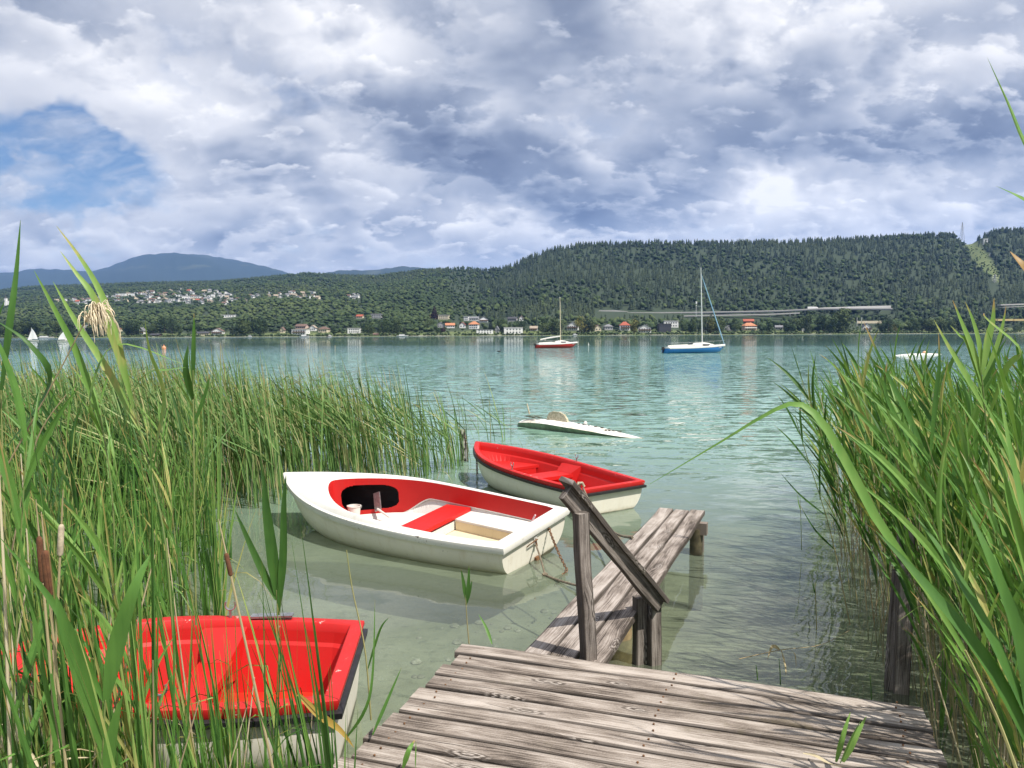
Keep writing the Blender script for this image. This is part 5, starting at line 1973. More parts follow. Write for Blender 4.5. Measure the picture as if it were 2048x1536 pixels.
# shore trees, each a thing of its own
def crown_mesh(kind, seed):
    r = random.Random(seed)
    mb = MB()
    if kind == 'round':
        lobes = [(Vector((r.gauss(0, .17), r.gauss(0, .17), .60 + r.gauss(0, .15))), r.uniform(.15, .27)) for _ in range(11)]
        n = 520
    elif kind == 'tall':
        lobes = [(Vector((r.gauss(0, .07), r.gauss(0, .07), z + r.gauss(0, .02))), .16 * math.sin(PI * (.12 + z * .85)) + .04) for z in np.linspace(.18, .93, 11)]
        n = 460
    else:
        lobes = [(Vector((r.gauss(0, .015), r.gauss(0, .015), z)), .25 * (1 - z) ** .85 + .015) for z in np.linspace(.10, .97, 16)]
        n = 480
    tot = sum(l[1] ** 2 for l in lobes)
    for c, rad in lobes:
        for i in range(max(6, int(n * rad ** 2 / tot))):
            d = Vector((r.gauss(0, 1), r.gauss(0, 1), r.gauss(0, 1))).normalized()
            if kind == 'spruce': d.z *= .35; d.normalize()
            p = c + d * rad * r.uniform(.72, 1.12)
            s = r.uniform(.030, .060)
            nn = (d + Vector((r.gauss(0, .5), r.gauss(0, .5), r.gauss(0, .5)))).normalized()
            a = nn.orthogonal().normalized(); b = nn.cross(a)
            an = r.uniform(0, PI); a, b = a * math.cos(an) + b * math.sin(an), b * math.cos(an) - a * math.sin(an)
            if kind == 'spruce': p.z -= .02
            mb.add([p + a * s, p + b * s * .8, p - a * s * r.uniform(.7, 1.2), p - b * s * .8], [(0, 1, 2, 3)])
    return mb


TREE = {}
for kind, nv, mat in (('round', 5, m_dec), ('tall', 3, m_dec), ('spruce', 3, m_con)):
    for i in range(nv):
        o = crown_mesh(kind, 100 + i * 7 + len(kind)).build('crown', mat)
        TREE[kind, i] = o.data; bpy.data.objects.remove(o)
mb = MB(); mb.tube([(0, 0, -.08), (0, 0, .2), (.01, 0, .45), (.0, .01, .75)], [.030, .024, .016, .004], 7)
for a in range(5):
    an = a * 1.3; mb.tube([(0, 0, .26 + .07 * a), (math.cos(an) * .16, math.sin(an) * .16, .42 + .07 * a)], [.012, .004], 5)
o = mb.build('trunk', m_bark); TRUNK = o.data; bpy.data.objects.remove(o)
m_gold_leaf = leaf_mat('golden_leaves', (.10, .11, .03), (.15, .145, .04), (.20, .18, .05))
m_red_leaf = leaf_mat('copper_leaves', (.030, .018, .020), (.045, .025, .025), (.06, .035, .03))
TREE_LAB = {'round': ('dark green round crowned tree on the far shore', 'round trees along the far shore'), 'tall': ('slim upright broadleaf tree on the far shore', 'slim trees along the far shore'),
            'spruce': ('pointed dark spruce standing on the far shore', 'spruces along the far shore')}


def shore_tree(px, Y, h, kind, var, label=None, group=None, mat=None, wf=1.0):
    g = ground_pt(px, Y)
    lab, grp = TREE_LAB[kind]
    o = empty('shore_tree', (g.x, Y, g.z), rng.uniform(0, 6), label or lab, 'tree', grp if label is None else group)
    o.scale = (h * wf, h * wf, h)
    c = bpy.data.objects.new('crown', TREE[kind, var]); COL.objects.link(c); c.parent = o
    if mat:
        c.data = c.data.copy(); c.data.materials[0] = mat
    t = bpy.data.objects.new('trunk', TRUNK); COL.objects.link(t); t.parent = o
    return o


SPECIAL = [(1160, 655, 26, 'round', 'round golden green tree right of the big white gabled house', m_gold_leaf), (1184, 656, 21, 'round', 'rounder lower golden tree in front of the cream house', m_gold_leaf),
           (1268, 650, 28, 'tall', 'upright olive tree between the mansard house and the broad chalet', m_gold_leaf), (1421, 655, 30, 'tall', 'brownish green tree behind the foot of the blue boat mast', m_gold_leaf),
           (886, 643, 14, 'round', 'dark copper leaved tree above the grey gabled house', m_red_leaf), (1172, 648, 24, 'spruce', 'single bluish spruce between the two golden trees', None),
           (1680, 645, 44, 'round', 'broad tall willow like tree on the shore left of the dark gabled chalet', None), (1782, 660, 16, 'round', 'small rounded yellow green tree on the shore right of the chalet', m_gold_leaf), (1852, 660, 17, 'round', 'drooping yellow green bush tree far along the right shore', m_gold_leaf),
           (870, 612, 26, 'spruce', 'thin dry reddish conifer standing out on the slope', m_red_leaf)]
tp = random.Random(21)
for px, py, hpx, kind, lab, mat in SPECIAL:
    Y = interp(px, SHORE_Y) + (18 if py > 640 else 120)
    if py < 640: Y = 1120
    shore_tree(px, Y, hpx * Y / F_PX * (1.05), kind, tp.randrange(3), lab, None, mat, wf=1.1 if kind != 'round' else 1.15)
cnt = 0
for i in range(900):
    if cnt >= 190: break
    px = tp.uniform(-120, 2170)
    Y = interp(px, SHORE_Y) + tp.choice([8, 14, 22, 34, 50]) + tp.uniform(-4, 8)
    kind = tp.choices(('round', 'tall', 'spruce'), (7, 2, 1.2))[0]
    h = tp.uniform(9, 19)
    if 1590 < px < 1715: kind, h = tp.choices((('tall', tp.uniform(17, 24)), ('spruce', tp.uniform(17, 24))))[0]
    if px < 560: h *= 1.2
    g = ground_pt(px, Y)
    tx, ty = py_of((g.x, Y, g.z + h)); _, by = py_of(g)
    hw = h * (.34 if kind == 'round' else .18) / Y * F_PX
    if any(Y < dY + 6 and tx + hw > a0 + 1 and tx - hw < a1 - 1 and ty < b1 - 2 for (a0, a1, b0, b1, dY) in KEEP): continue
    shore_tree(px, Y, h, kind, tp.randrange(5 if kind == 'round' else 3))
    cnt += 1
plant_forest()
# ------------------------------------------------------------------ reeds
def blade_mat(name, stops, transl=.24, rough=.5, stem=False):
    m, nt = mat_new(name)
    oi = nt.new('ShaderNodeObjectInfo').outputs['Random']
    t = nt.math('FRACT', nt.add(oi, nt.attr('tint')))
    co = nt.coord('Object')
    n = nt.noise(co, 3.0, 3, .6)
    st = nt.noise(nt.vmath('MULTIPLY', co, (60, 60, 3)), 1.0, 2, .5)
    al = nt.attr('along')
    f = nt.math('MULTIPLY_ADD', nt.sub(n, .5), .7, nt.math('MULTIPLY_ADD', nt.sub(st, .5), .3, t))
    c = nt.ramp(f, stops)
    if stem:
        c = nt.mix(nt.ss(nt.math('MULTIPLY_ADD', nt.sub(t, .5), .9, nt.sep(co)[2]), .15, .95, .9, 0.0), c, (.42, .34, .19))
    else:
        pn = nt.noise(co, 5.0, 2, .5)
        c = nt.mix(nt.mul(nt.ss(nt.math('MULTIPLY_ADD', nt.sub(nt.math('FRACT', nt.mul(t, 7.3)), .6), .35, al), .86, 1.05), nt.ss(pn, .38, .5)), c, (.36, .25, .10))
    p = principled(nt, c, rough, **{'Specular IOR Level': .35})
    tl = nt.new('ShaderNodeBsdfTranslucent')
    nt.l.new(nt.mix(1.0, c, (1.15, 1.1, .55), 'MULTIPLY'), tl.inputs['Color'])
    mx = nt.new('ShaderNodeMixShader'); mx.inputs[0].default_value = transl
    nt.l.new(p, mx.inputs[1]); nt.l.new(tl.outputs[0], mx.inputs[2])
    finish(nt, mx.outputs[0])
    return m


GREEN = [(.0, (.028, .085, .018)), (.3, (.068, .170, .030)), (.62, (.125, .265, .050)), (.85, (.215, .350, .085)), (.97, (.40, .38, .13))]
m_leaf = blade_mat('reed_leaf', GREEN)
m_rush = blade_mat('rush_blade', [(.0, (.036, .095, .027)), (.4, (.083, .18, .046)), (.78, (.165, .28, .08)), (.97, (.40, .38, .18))], .2)
m_dry = blade_mat('dry_reed', [(.0, (.32, .25, .14)), (.5, (.52, .43, .26)), (1., (.72, .64, .46))], .25, .7)
m_stem = blade_mat('reed_stem', [(.0, (.11, .17, .045)), (.5, (.19, .24, .075)), (1., (.36, .33, .14))], .05, stem=True)
m_cat = simple('cattail_brown', (.125, .050, .022), .95, .35, 60)


def ribbon(mb, pts, wid, face, fold=.18, mi=0):
    """leaf blade with a keel: pts along the midrib, wid the full widths, face = direction the upper side looks"""
    pts = [Vector(p) for p in pts]
    vs = []
    n = len(pts)
    for i, p in enumerate(pts):
        d = (pts[min(i + 1, n - 1)] - pts[max(i - 1, 0)]).normalized()
        f = face if not isinstance(face, list) else face[i]
        s = d.cross(f)
        s = s.normalized() if s.length > 1e-4 else d.orthogonal().normalized()
        up = s.cross(d)
        w = wid[i] / 2
        vs += [p - s * w + up * w * fold, p - up * w * fold * .4, p + s * w + up * w * fold]
        for q in range(3): mb.al[len(mb.v) + i * 3 + q] = i / (n - 1)
    fs = []
    for i in range(n - 1):
        k = i * 3
        fs += [(k, k + 1, k + 4, k + 3), (k + 1, k + 2, k + 5, k + 4)]
    mb.add(vs, fs, mi)


def leaf_width(n, w, base=.35, peak=.28):
    out = []
    for i in range(n):
        f = i / (n - 1)
        q = base + (1 - base) * min(1, f / peak) if f < peak else (1 - ((f - peak) / (1 - peak)) ** 1.6)
        out.append(max(.0012, w * q))
    return out


WIND = Vector((-1, -.15, 0))


def bez(p0, p1, p2, n):
    return [p0 * (1 - t) ** 2 + p1 * 2 * t * (1 - t) + p2 * t * t for t in [i / (n - 1) for i in range(n)]]


def make_reed(seed, H, nleaf, lean=.12, wide=.026, dry_low=False):
    r = random.Random(seed)
    stem, leaf = MB(), MB()
    top = Vector((-lean * H * r.uniform(.5, 1.5), r.uniform(-.06, .06) * H, H))
    mid = Vector((-lean * H * .12, r.uniform(-.02, .02), H * .55))
    sp = bez(Vector((0, 0, 0)), mid, top, 9)
    stem.tube(sp, [.0050 * (1 - .65 * i / 8) + .0008 for i in range(9)], 5)
    a0 = r.uniform(0, PI)
    for k in range(nleaf):
        f = .38 + .60 * k / max(1, nleaf - 1)
        q = f * 8; i = min(7, int(q)); p = sp[i].lerp(sp[i + 1], q - i)
        tang = (sp[i + 1] - sp[i]).normalized()
        az = a0 + PI * (k % 2) + r.gauss(0, .45)
        out = (Vector((math.cos(az), math.sin(az), 0)) + WIND * r.uniform(.35, 1.0)).normalized()
        L = r.uniform(.44, .74) * (.75 + .35 * math.sin(PI * f))
        th = r.uniform(.20, .42) * (1.15 - .6 * f)
        d0 = (tang * math.cos(th) + out * math.sin(th)).normalized()
        droop = r.choice([.0, .02, .05, .14]) * (1.0 if f < .8 else .5)
        p2 = p + d0 * L + out * L * .18 - Vector((0, 0, L * droop * 1.6))
        p1 = p + d0 * L * .55
        pts = bez(p, p1, p2, 8)
        face = (Vector((0, 0, 1)) - d0 * d0.z + Vector((r.gauss(0, .5), r.gauss(0, .5), 0))).normalized()
        ribbon(leaf, pts, leaf_width(8, wide * r.uniform(.75, 1.2)), face, .22)
    return stem, leaf


def make_cattail_clump(seed, H, n, wide=.018, spread=.07):
    r = random.Random(seed)
    leaf = MB()
    for k in range(n):
        az = r.uniform(0, 2 * PI)
        b = Vector((math.cos(az), math.sin(az), 0)) * r.uniform(0, .03)
        h = H * r.uniform(.68, 1.05)
        out = Vector((math.cos(az), math.sin(az), 0)) * r.uniform(.02, spread * 2) * h + WIND * r.uniform(.0, .16) * h
        tip = b + out + Vector((0, 0, h))
        mid = b + out * .25 + Vector((0, 0, h * .55))
        pts = bez(b, mid, tip, 9)
        if r.random() < .22:          # bent over tip
            kk = r.randint(5, 7)
            for i in range(kk, 9):
                e = (i - kk + 1) * h / 9
                pts[i] = pts[kk - 1] + (out.normalized() * .85 + Vector((0, 0, -.25 * (i - kk)))) * e * .8
        face = Vector((r.gauss(0, 1), r.gauss(0, 1), .1)).normalized()
        f2 = (face + Vector((r.gauss(0, .8), r.gauss(0, .8), 0))).normalized()
        ribbon(leaf, pts, leaf_width(9, wide * r.uniform(.7, 1.25), .8, .3), [face.lerp(f2, i / 8) for i in range(9)], .15)
    return leaf


def make_dry(seed, H):
    r = random.Random(seed)
    mb = MB()
    a = Vector((0, 0, 0)); c = Vector((r.gauss(0, .12) * H, r.gauss(0, .08) * H, H)); m = (a + c) / 2 + Vector((r.gauss(0, .03), 0, 0)) * H
    mb.tube(bez(a, m, c, 6), [.0042, .004, .0038, .0034, .003, .002], 5)
    if r.random() < .6:
        p = a.lerp(c, r.uniform(.3, .8))
        d = Vector((r.gauss(0, 1), r.gauss(0, 1), r.uniform(-.8, .2))).normalized()
        ribbon(mb, bez(p, p + d * .15 + Vector((0, 0, .06)), p + d * .32 - Vector((0, 0, .1)), 6), leaf_width(6, .012), Vector((0, 0, 1)), .3)
    return mb


REED = [make_reed(40 + i, h, n, ln, w) for i, (h, n, ln, w) in enumerate([(2.35, 10, .06, .034), (2.15, 9, .08, .030), (2.5, 11, .07, .037), (1.95, 8, .11, .030), (2.25, 9, .05, .034), (1.75, 8, .09, .027), (2.4, 10, .12, .030), (2.05, 9, .13, .032)])]
CLUMP = [make_cattail_clump(70 + i, h, n) for i, (h, n) in enumerate([(2.1, 7), (1.9, 6), (2.25, 8), (1.7, 6), (2.0, 7), (1.5, 5)])]
DRY = [make_dry(90 + i, h) for i, h in enumerate([1.5, 1.1, 1.8, .8, 1.35])]
ME_REED = []
for s, l in REED:
    a = s.build('stem', m_stem); b = l.build('leaf_blades', m_leaf); ME_REED.append((a.data, b.data)); bpy.data.objects.remove(a); bpy.data.objects.remove(b)
ME_CL, ME_DRY = [], []
for l in CLUMP:
    b = l.build('cattail_plant', m_leaf); ME_CL.append(b.data); bpy.data.objects.remove(b)
for l in DRY:
    b = l.build('dry_stalk', m_dry); ME_DRY.append(b.data); bpy.data.objects.remove(b)
rr = random.Random(3)
LABR = {
    'front': ('tall green reed plant among those in front of the near red boat', 'reed plants before the near boat'),
    'behind': ('green reed plant in the thick stand beyond the near red boat', 'reed plants beyond the near boat'),
    'right': ('broad leaved green reed plant in the stand right of the landing stage', 'reed plants on the right'),
    'cfront': ('clump of long green strap leaves in front of the near red boat', 'cattail clumps before the near boat'),
    'cbehind': ('clump of long green strap leaves beyond the near red boat', 'cattail clumps beyond the near boat'),
    'cright': ('clump of green strap leaves in the reeds right of the landing stage', 'cattail clumps on the right'),
    'dleft': ('dry straw coloured stalk among the green reeds on the left', 'dry stalks on the left'),
    'dright': ('dry straw coloured stalk among the reeds right of the landing stage', 'dry stalks on the right'),
}


def reed(x, y, z, key, s=1.0, rz=None, tilt=0.0, var=None):
    lab, grp = LABR[key]
    i = rr.randrange(len(ME_REED)) if var is None else var
    o = bpy.data.objects.new('reed', ME_REED[i][0]); COL.objects.link(o)
    o.location = (x, y, z); o.rotation_euler = (rr.gauss(0, .03), -tilt + rr.gauss(0, .04), rr.gauss(0, .35) if rz is None else rz); o.scale = (s, s, s)
    tag(o, lab, 'reed', grp)
    b = bpy.data.objects.new('leaf_blades', ME_REED[i][1]); COL.objects.link(b); b.parent = o
    return o


def clump(x, y, z, key, s=1.0):
    o = bpy.data.objects.new('cattail_plant', rr.choice(ME_CL)); COL.objects.link(o)
    o.location = (x, y, z); o.rotation_euler = (rr.gauss(0, .05), rr.gauss(-.04, .06), rr.uniform(-.6, .6)); o.scale = (s, s, s)
    return tag(o, LABR[key][0], 'cattail', LABR[key][1])


def dry(x, y, z, key, s=1.0):
    o = bpy.data.objects.new('dry_stalk', rr.choice(ME_DRY)); COL.objects.link(o)
    o.location = (x, y, z); o.rotation_euler = (rr.gauss(0, .12), rr.gauss(-.05, .14), rr.uniform(0, 6)); o.scale = (s, s, s)
    return tag(o, LABR[key][0], 'dry stalk', LABR[key][1])


def X_at(px, y): return (px - 1024) / F_PX * y


# before the near boat (dense at the left edge, thinning towards the landing stage)
def px_left():
    return rr.choices((rr.uniform(-140, 120), rr.uniform(60, 330), rr.uniform(300, 500), rr.uniform(480, 690)), (4.5, 5.5, 3.8, 1.1))[0]


for i in range(88):
    y = rr.uniform(2.35, 3.35); px = px_left()
    clump(X_at(px, y), y, -.12, 'cfront', rr.uniform(.62, .98) * (1.0 if px < 300 else .82))
for i in range(7):
    y = rr.uniform(2.4, 3.3); px = rr.choice((rr.uniform(-140, 120), rr.uniform(60, 420)))
    reed(X_at(px, y), y, -.12, 'front', rr.uniform(.62, .88))
for i in range(36):
    y = rr.uniform(2.3, 3.4); px = rr.choices((rr.uniform(-140, 110), rr.uniform(60, 650)), (3, 2))[0]
    dry(X_at(px, y), y, -.12, 'dleft', rr.uniform(.5, 1.0) if px > 110 else rr.uniform(.8, 1.25))
# beyond it
for i in range(34):
    y = rr.uniform(5.2, 8.5); px = rr.choices((rr.uniform(-150, 330), rr.uniform(300, 430)), (4, 1))[0]
    reed(X_at(px, y), y, -.3, 'behind', rr.uniform(.72, .95))
for i in range(34):
    y = rr.uniform(5.2, 8.0); px = rr.uniform(-150, 450)
    clump(X_at(px, y), y, -.3, 'cbehind', rr.uniform(.75, 1.0))
# right of the landing stage
def right_edge(y): return float(np.interp(y, [1.0, 2.0, 3.0, 3.6, 4.4, 5.5, 7.5, 16], [1.72, 1.80, 1.98, 2.16, 2.42, 2.66, 3.22, 6.6]))


nR = 0
for i in range(30):
    y = rr.uniform(2.1, 3.3); x = right_edge(y) + rr.uniform(-.04, .6)
    reed(x, y, -.1, 'right', rr.uniform(.58, .80), tilt=.05)
while nR < 76:
    y = rr.uniform(2.6, 7.2); x = right_edge(y) + abs(rr.gauss(0, 1)) * 1.1
    if X_at(2200, y) < x: continue
    reed(x, y, -.25, 'right', rr.uniform(.70, .92) if y > 3.6 else rr.uniform(.74, .96), tilt=.06); nR += 1
for i in range(14):
    y = rr.uniform(2.6, 5.5); x = right_edge(y) + abs(rr.gauss(0, .8))
    clump(x, y, -.22, 'cright', rr.uniform(.55, .85))
for i in range(34):
    y = rr.uniform(2.5, 6.0); x = right_edge(y) + abs(rr.gauss(0, .8))
    dry(x, y, -.22, 'dright', rr.uniform(.6, 1.25))


# the rest of the reed beds, too many to count
def arr(mb):
    v = np.array(mb.v); f = []
    for q in mb.f:
        f.append(q if len(q) == 4 else None)
    return v, np.array([q for q in f if q is not None]), np.array([mb.al.get(i, 0.0) for i in range(len(v))])


A_REED = [(arr(s), arr(l)) for s, l in REED]
A_CL = [arr(l) for l in CLUMP]
A_DRY = [arr(l) for l in DRY]


class Mass:
    def __init__(self): self.v, self.f, self.t, self.m, self.a, self.n = [], [], [], [], [], 0

    def put(self, va, x, y, z, s, rz, tx, ty, tint, mi):
        v, f, al = va
        self.a.append(al)
        M = np.array(Euler((tx, ty, rz)).to_matrix()) * s
        self.v.append(v @ M.T + np.array([x, y, z])); self.f.append(f + self.n); self.n += len(v)
        self.t.append(np.full(len(v), tint)); self.m.append(np.full(len(f), mi))

    def build(self, name, mats):
        return np_mesh(name, np.concatenate(self.v), np.concatenate(self.f), mats, mat_idx=np.concatenate(self.m), tint=np.concatenate(self.t), along=np.concatenate(self.a))


M = Mass()
for i in range(950):
    y = rr.uniform(3.0, 15.5) if i % 3 else rr.uniform(3.2, 8.5)
    x = right_edge(y) + abs(rr.gauss(0, 1)) * (1.6 + .18 * y) + (.25 if y < 7 else 0)
    if x > X_at(2350, y) + .6: continue
    k = rr.randrange(8); s = rr.uniform(.62, .86) + .05 * min(1, max(0, (x - right_edge(y)) / 2))
    rz, tx, ty = rr.gauss(0, .4), rr.gauss(0, .04), rr.gauss(-.06, .05)
    z = -.28 if y < 9 else -.4
    t = min(.8, max(.0, rr.gauss(.45, .22)))
    M.put(A_REED[k][0], x, y, z, s, rz, tx, ty, t, 1)
    M.put(A_REED[k][1], x, y, z, s, rz, tx, ty, t, 0)
for i in range(700):
    y = rr.uniform(2.4, 11); x = right_edge(y) + abs(rr.gauss(0, 1)) * (1.1 + .12 * y)
    M.put(A_DRY[rr.randrange(5)], x, y, -.25, rr.uniform(.5, 1.15), rr.uniform(0, 6), rr.gauss(0, .1), rr.gauss(-.05, .1), rr.random(), 2)
tag(M.build('reeds', [m_leaf, m_stem, m_dry]), kind='stuff')

M = Mass()
def rush(seed, H):
    r = random.Random(seed); mb = MB()
    tip = Vector((-r.uniform(.05, .28) * H, r.gauss(0, .05) * H, H)); mid = Vector((-.02 * H, 0, H * .6))
    pts = bez(Vector((0, 0, 0)), mid, tip, 7)
    if r.random() < .3: pts[6] = pts[5] + Vector((-.10, 0, -.04)) * H; pts[5] += Vector((-.01, 0, 0)) * H
    ribbon(mb, pts, leaf_width(7, .0095, .9, .5), Vector((r.gauss(0, 1), r.gauss(0, 1), .05)).normalized(), .25)
    if r.random() < .5:
        p = pts[3]; d = Vector((-.5 + r.gauss(0, .3), r.gauss(0, .4), .8)).normalized()
        ribbon(mb, bez(p, p + d * .2, p + d * .42 + Vector((-.06, 0, -.03)), 5), leaf_width(5, .010), Vector((r.gauss(0, 1), r.gauss(0, 1), .1)).normalized(), .2)
    return arr(mb)


RUSH = [rush(200 + i, 1 + .0 * i) for i in range(16)]
n = 0
while n < 2900:
    px = rr.uniform(-60, 862); y = rr.uniform(8.6, 14.2)
    if px > 560 and y < 10.8 + (px - 560) * .002: continue
    if px > 700 and rr.random() < (px - 700) / 260: continue
    if 430 < px < 600 and y < 9.8: continue
    x = X_at(px, y)
    h = rr.uniform(1.45, 2.25) * (1.05 if px < 500 else (.97 if px < 780 else .9)) + .38
    M.put(RUSH[rr.randrange(16)], x, y, -.55, h, rr.gauss(0, .4), rr.gauss(0, .05), rr.gauss(-.02, .06), min(.93, max(0, rr.gauss(.45, .22))), 0)
    n += 1
for i in range(500):                       # short dry stuff at the foot
    px = rr.uniform(-60, 850); y = rr.uniform(9.0, 13.5)
    if px > 560 and y < 11: continue
    M.put(A_DRY[rr.randrange(5)], X_at(px, y), y, -.5, rr.uniform(.5, 1.0), rr.uniform(0, 6), rr.gauss(0, .15), rr.gauss(-.05, .15), rr.random(), 1)
for px, y, k in ((905, 12.9, 26), (925, 13.2, 14), (880, 12.5, 16), (1004, 16.0, 9), (975, 15.5, 3), (1035, 15.5, 4), (850, 11.8, 20)):
    for i in range(k):
        M.put(RUSH[rr.randrange(16)], X_at(px + rr.gauss(0, 13), y), y + rr.gauss(0, .25), -.6, rr.uniform(1.2, 2.2) if px != 1035 else rr.uniform(.7, .95), rr.gauss(0, .4), rr.gauss(0, .05), rr.gauss(-.03, .08), min(.9, max(0, rr.gauss(.4, .2))), 0)
# low growth by the near bank, under the taller plants
for i in range(250):
    y = rr.uniform(2.2, 3.5) if i % 2 else rr.uniform(5.0, 8.5)
    px = px_left() if i % 2 else rr.uniform(-150, 440)
    M.put(A_CL[rr.randrange(6)], X_at(px, y), y, -.15, rr.uniform(.24, .50) if i % 2 else rr.uniform(.6, .95), rr.uniform(0, 6), rr.gauss(0, .07), rr.gauss(-.03, .08), min(.95, max(0, rr.gauss(.42, .24))), 2)
tag(M.build('rushes', [m_rush, m_dry, m_leaf]), kind='stuff')


# ------------------------------------------------------------------ single plants that stand out
def path(pl):
    return [at_y(px, py, Y) for px, py, Y in pl]


def smooth_path(pl, n):
    P = path(pl)
    out = []
    m = len(P) - 1
    for i in range(n):
        t = i / (n - 1) * m; k = min(m - 1, int(t)); f = t - k
        p0, p1, p2, p3 = P[max(0, k - 1)], P[k], P[k + 1], P[min(m, k + 2)]
        out.append(.5 * ((2 * p1) + (p2 - p0) * f + (2 * p0 - 5 * p1 + 4 * p2 - p3) * f * f + (3 * p1 - p0 - 3 * p2 + p3) * f ** 3))
    return out


def hero(name, label, cat, stem_pl, leaves, mat=m_leaf, smat=m_stem, r=.0045):
    o = None
    if stem_pl:
        sp = smooth_path(stem_pl, 14)
        o = MB().tube(sp, [r * (1 - .5 * i / 13) for i in range(14)], 6).build('stem' if not name else name, smat, smooth=True)
    lv = MB()
    for pl, w, fc in leaves:
        pts = smooth_path(pl, 16)
        ribbon(lv, pts, leaf_width(16, w), Vector(fc).normalized(), .22)
    if o is None:
        o = lv.build(name, mat, smooth=True)
    elif leaves:
        lv.build('leaf_blades', mat, o, smooth=True)
    return tag(o, label, cat)


U = (.1, -.9, .45)
hero('reed', 'tallest reed at upper left, long leaves sweeping up to the left against the sky', 'reed', [(350, 1330, 3.0), (330, 1080, 3.05), (290, 900, 3.1), (262, 800, 3.1)],
     [([(266, 815, 3.1), (240, 700, 3.1), (208, 600, 3.15), (165, 522, 3.2), (113, 452, 3.25)], .030, U),
      ([(262, 800, 3.1), (222, 670, 3.05), (185, 590, 3.0), (152, 546, 3.0), (121, 503, 3.0)], .028, (.5, -.8, .3)),
      ([(280, 860, 3.1), (215, 740, 3.15), (150, 640, 3.2), (106, 563, 3.25)], .030, U),
      ([(300, 930, 3.1), (330, 800, 3.0), (300, 700, 2.95), (290, 640, 2.9)], .030, (-.5, -.8, .2))])
hero('reed', 'reed with a long leaf tip pointing up at the far left edge', 'reed', [(20, 1300, 2.9), (8, 1000, 2.9), (2, 780, 2.9)],
     [([(2, 790, 2.9), (20, 650, 2.9), (33, 545, 2.95), (41, 440, 3.0)], .028, U), ([(4, 850, 2.9), (-20, 700, 2.9), (10, 600, 2.9)], .028, U),
      ([(10, 900, 2.9), (100, 770, 2.85), (60, 690, 2.8), (-10, 640, 2.8)], .026, (0, -.6, .8))])
hero('reed', 'reed whose slim leaf points left just above the far shoreline', 'reed', [(235, 1300, 3.2), (225, 1000, 3.2), (200, 830, 3.2)],
     [([(205, 860, 3.2), (160, 720, 3.2), (110, 620, 3.2), (68, 541, 3.2)], .028, U), ([(210, 900, 3.2), (280, 760, 3.1), (340, 740, 3.0), (372, 735, 2.95)], .022, (0, -.5, .9)),
      ([(205, 870, 3.2), (180, 800, 3.1), (230, 690, 3.1), (365, 728, 3.0)], .020, (0, -.4, .9))])
hero('reed', 'straight spear like reed shoot crossing the far shore left of centre', 'reed', [(392, 1250, 3.3), (388, 950, 3.3), (386, 740, 3.3)],
     [([(386, 770, 3.3), (387, 710, 3.3), (388, 660, 3.3), (388, 626, 3.3)], .020, U), ([(386, 800, 3.3), (372, 740, 3.25), (376, 690, 3.25)], .030, U),
      ([(388, 850, 3.3), (410, 790, 3.3), (420, 750, 3.3)], .018, U)])
hero('reed', 'wide leaved reed right before the near red boat, its leaves forming a V', 'reed', [(205, 1600, 2.3), (208, 1450, 2.3), (211, 1400, 2.3)],
     [([(212, 1402, 2.3), (235, 1290, 2.3), (268, 1180, 2.3), (300, 1110, 2.35)], .055, U), ([(207, 1500, 2.3), (170, 1370, 2.28), (130, 1250, 2.26), (112, 1190, 2.26)], .052, U),
      ([(208, 1402, 2.3), (150, 1280, 2.3), (95, 1190, 2.3), (0, 1075, 2.3)], .028, U), ([(214, 1560, 2.3), (225, 1470, 2.3), (245, 1390, 2.3)], .040, U)])
hero('reed', 'upright leaf pair rising between the tall reeds and the cuddy boat bow', 'reed', [(560, 1380, 3.6), (556, 1250, 3.6), (553, 1180, 3.6)],
     [([(553, 1190, 3.6), (545, 1110, 3.6), (532, 1010, 3.6), (527, 945, 3.6)], .055, U), ([(556, 1230, 3.6), (566, 1120, 3.6), (568, 1010, 3.6), (572, 950, 3.6)], .038, U),
      ([(553, 1200, 3.6), (510, 1110, 3.6), (470, 1020, 3.6)], .036, U)])
hero('reed', 'small reed shoot standing in the water at the corner of the landing stage', 'reed', [(938, 1287, 4.35), (934, 1240, 4.35), (931, 1190, 4.35)],
     [([(932, 1200, 4.35), (927, 1165, 4.35), (922, 1138, 4.35)], .022, U), ([(933, 1205, 4.35), (937, 1165, 4.35), (938, 1130, 4.35)], .022, U), ([(932, 1210, 4.35), (940, 1180, 4.35), (944, 1160, 4.35)], .018, U)])
hero('reed', 'single short leaf leaning at the far edge of the landing stage', 'reed', None, [([(984, 1288, 4.3), (972, 1255, 4.35), (957, 1228, 4.4)], .018, U)])
hero('reed', 'thin reed rising in the water between near boat and landing stage', 'reed', [(742, 1440, 3.6), (730, 1300, 3.6), (705, 1180, 3.6), (693, 1100, 3.6)], [([(735, 1340, 3.6), (760, 1260, 3.6), (778, 1235, 3.6)], .012, U)])
hero('reed', 'slender blade slanting over the water beside the near boat transom', 'reed', None, [([(745, 1470, 3.2), (775, 1400, 3.25), (803, 1335, 3.3)], .015, U), ([(690, 1480, 3.2), (740, 1390, 3.2), (750, 1200, 3.3)], .014, U)])
hero('reed', 'tiny green blades sprouting at the lower left edge of the landing stage', 'reed', None, [([(806, 1536, 2.95), (818, 1500, 2.95), (830, 1480, 3.0)], .022, U), ([(830, 1536, 2.95), (831, 1500, 2.95), (832, 1478, 2.97)], .014, (1, -.3, 0))])
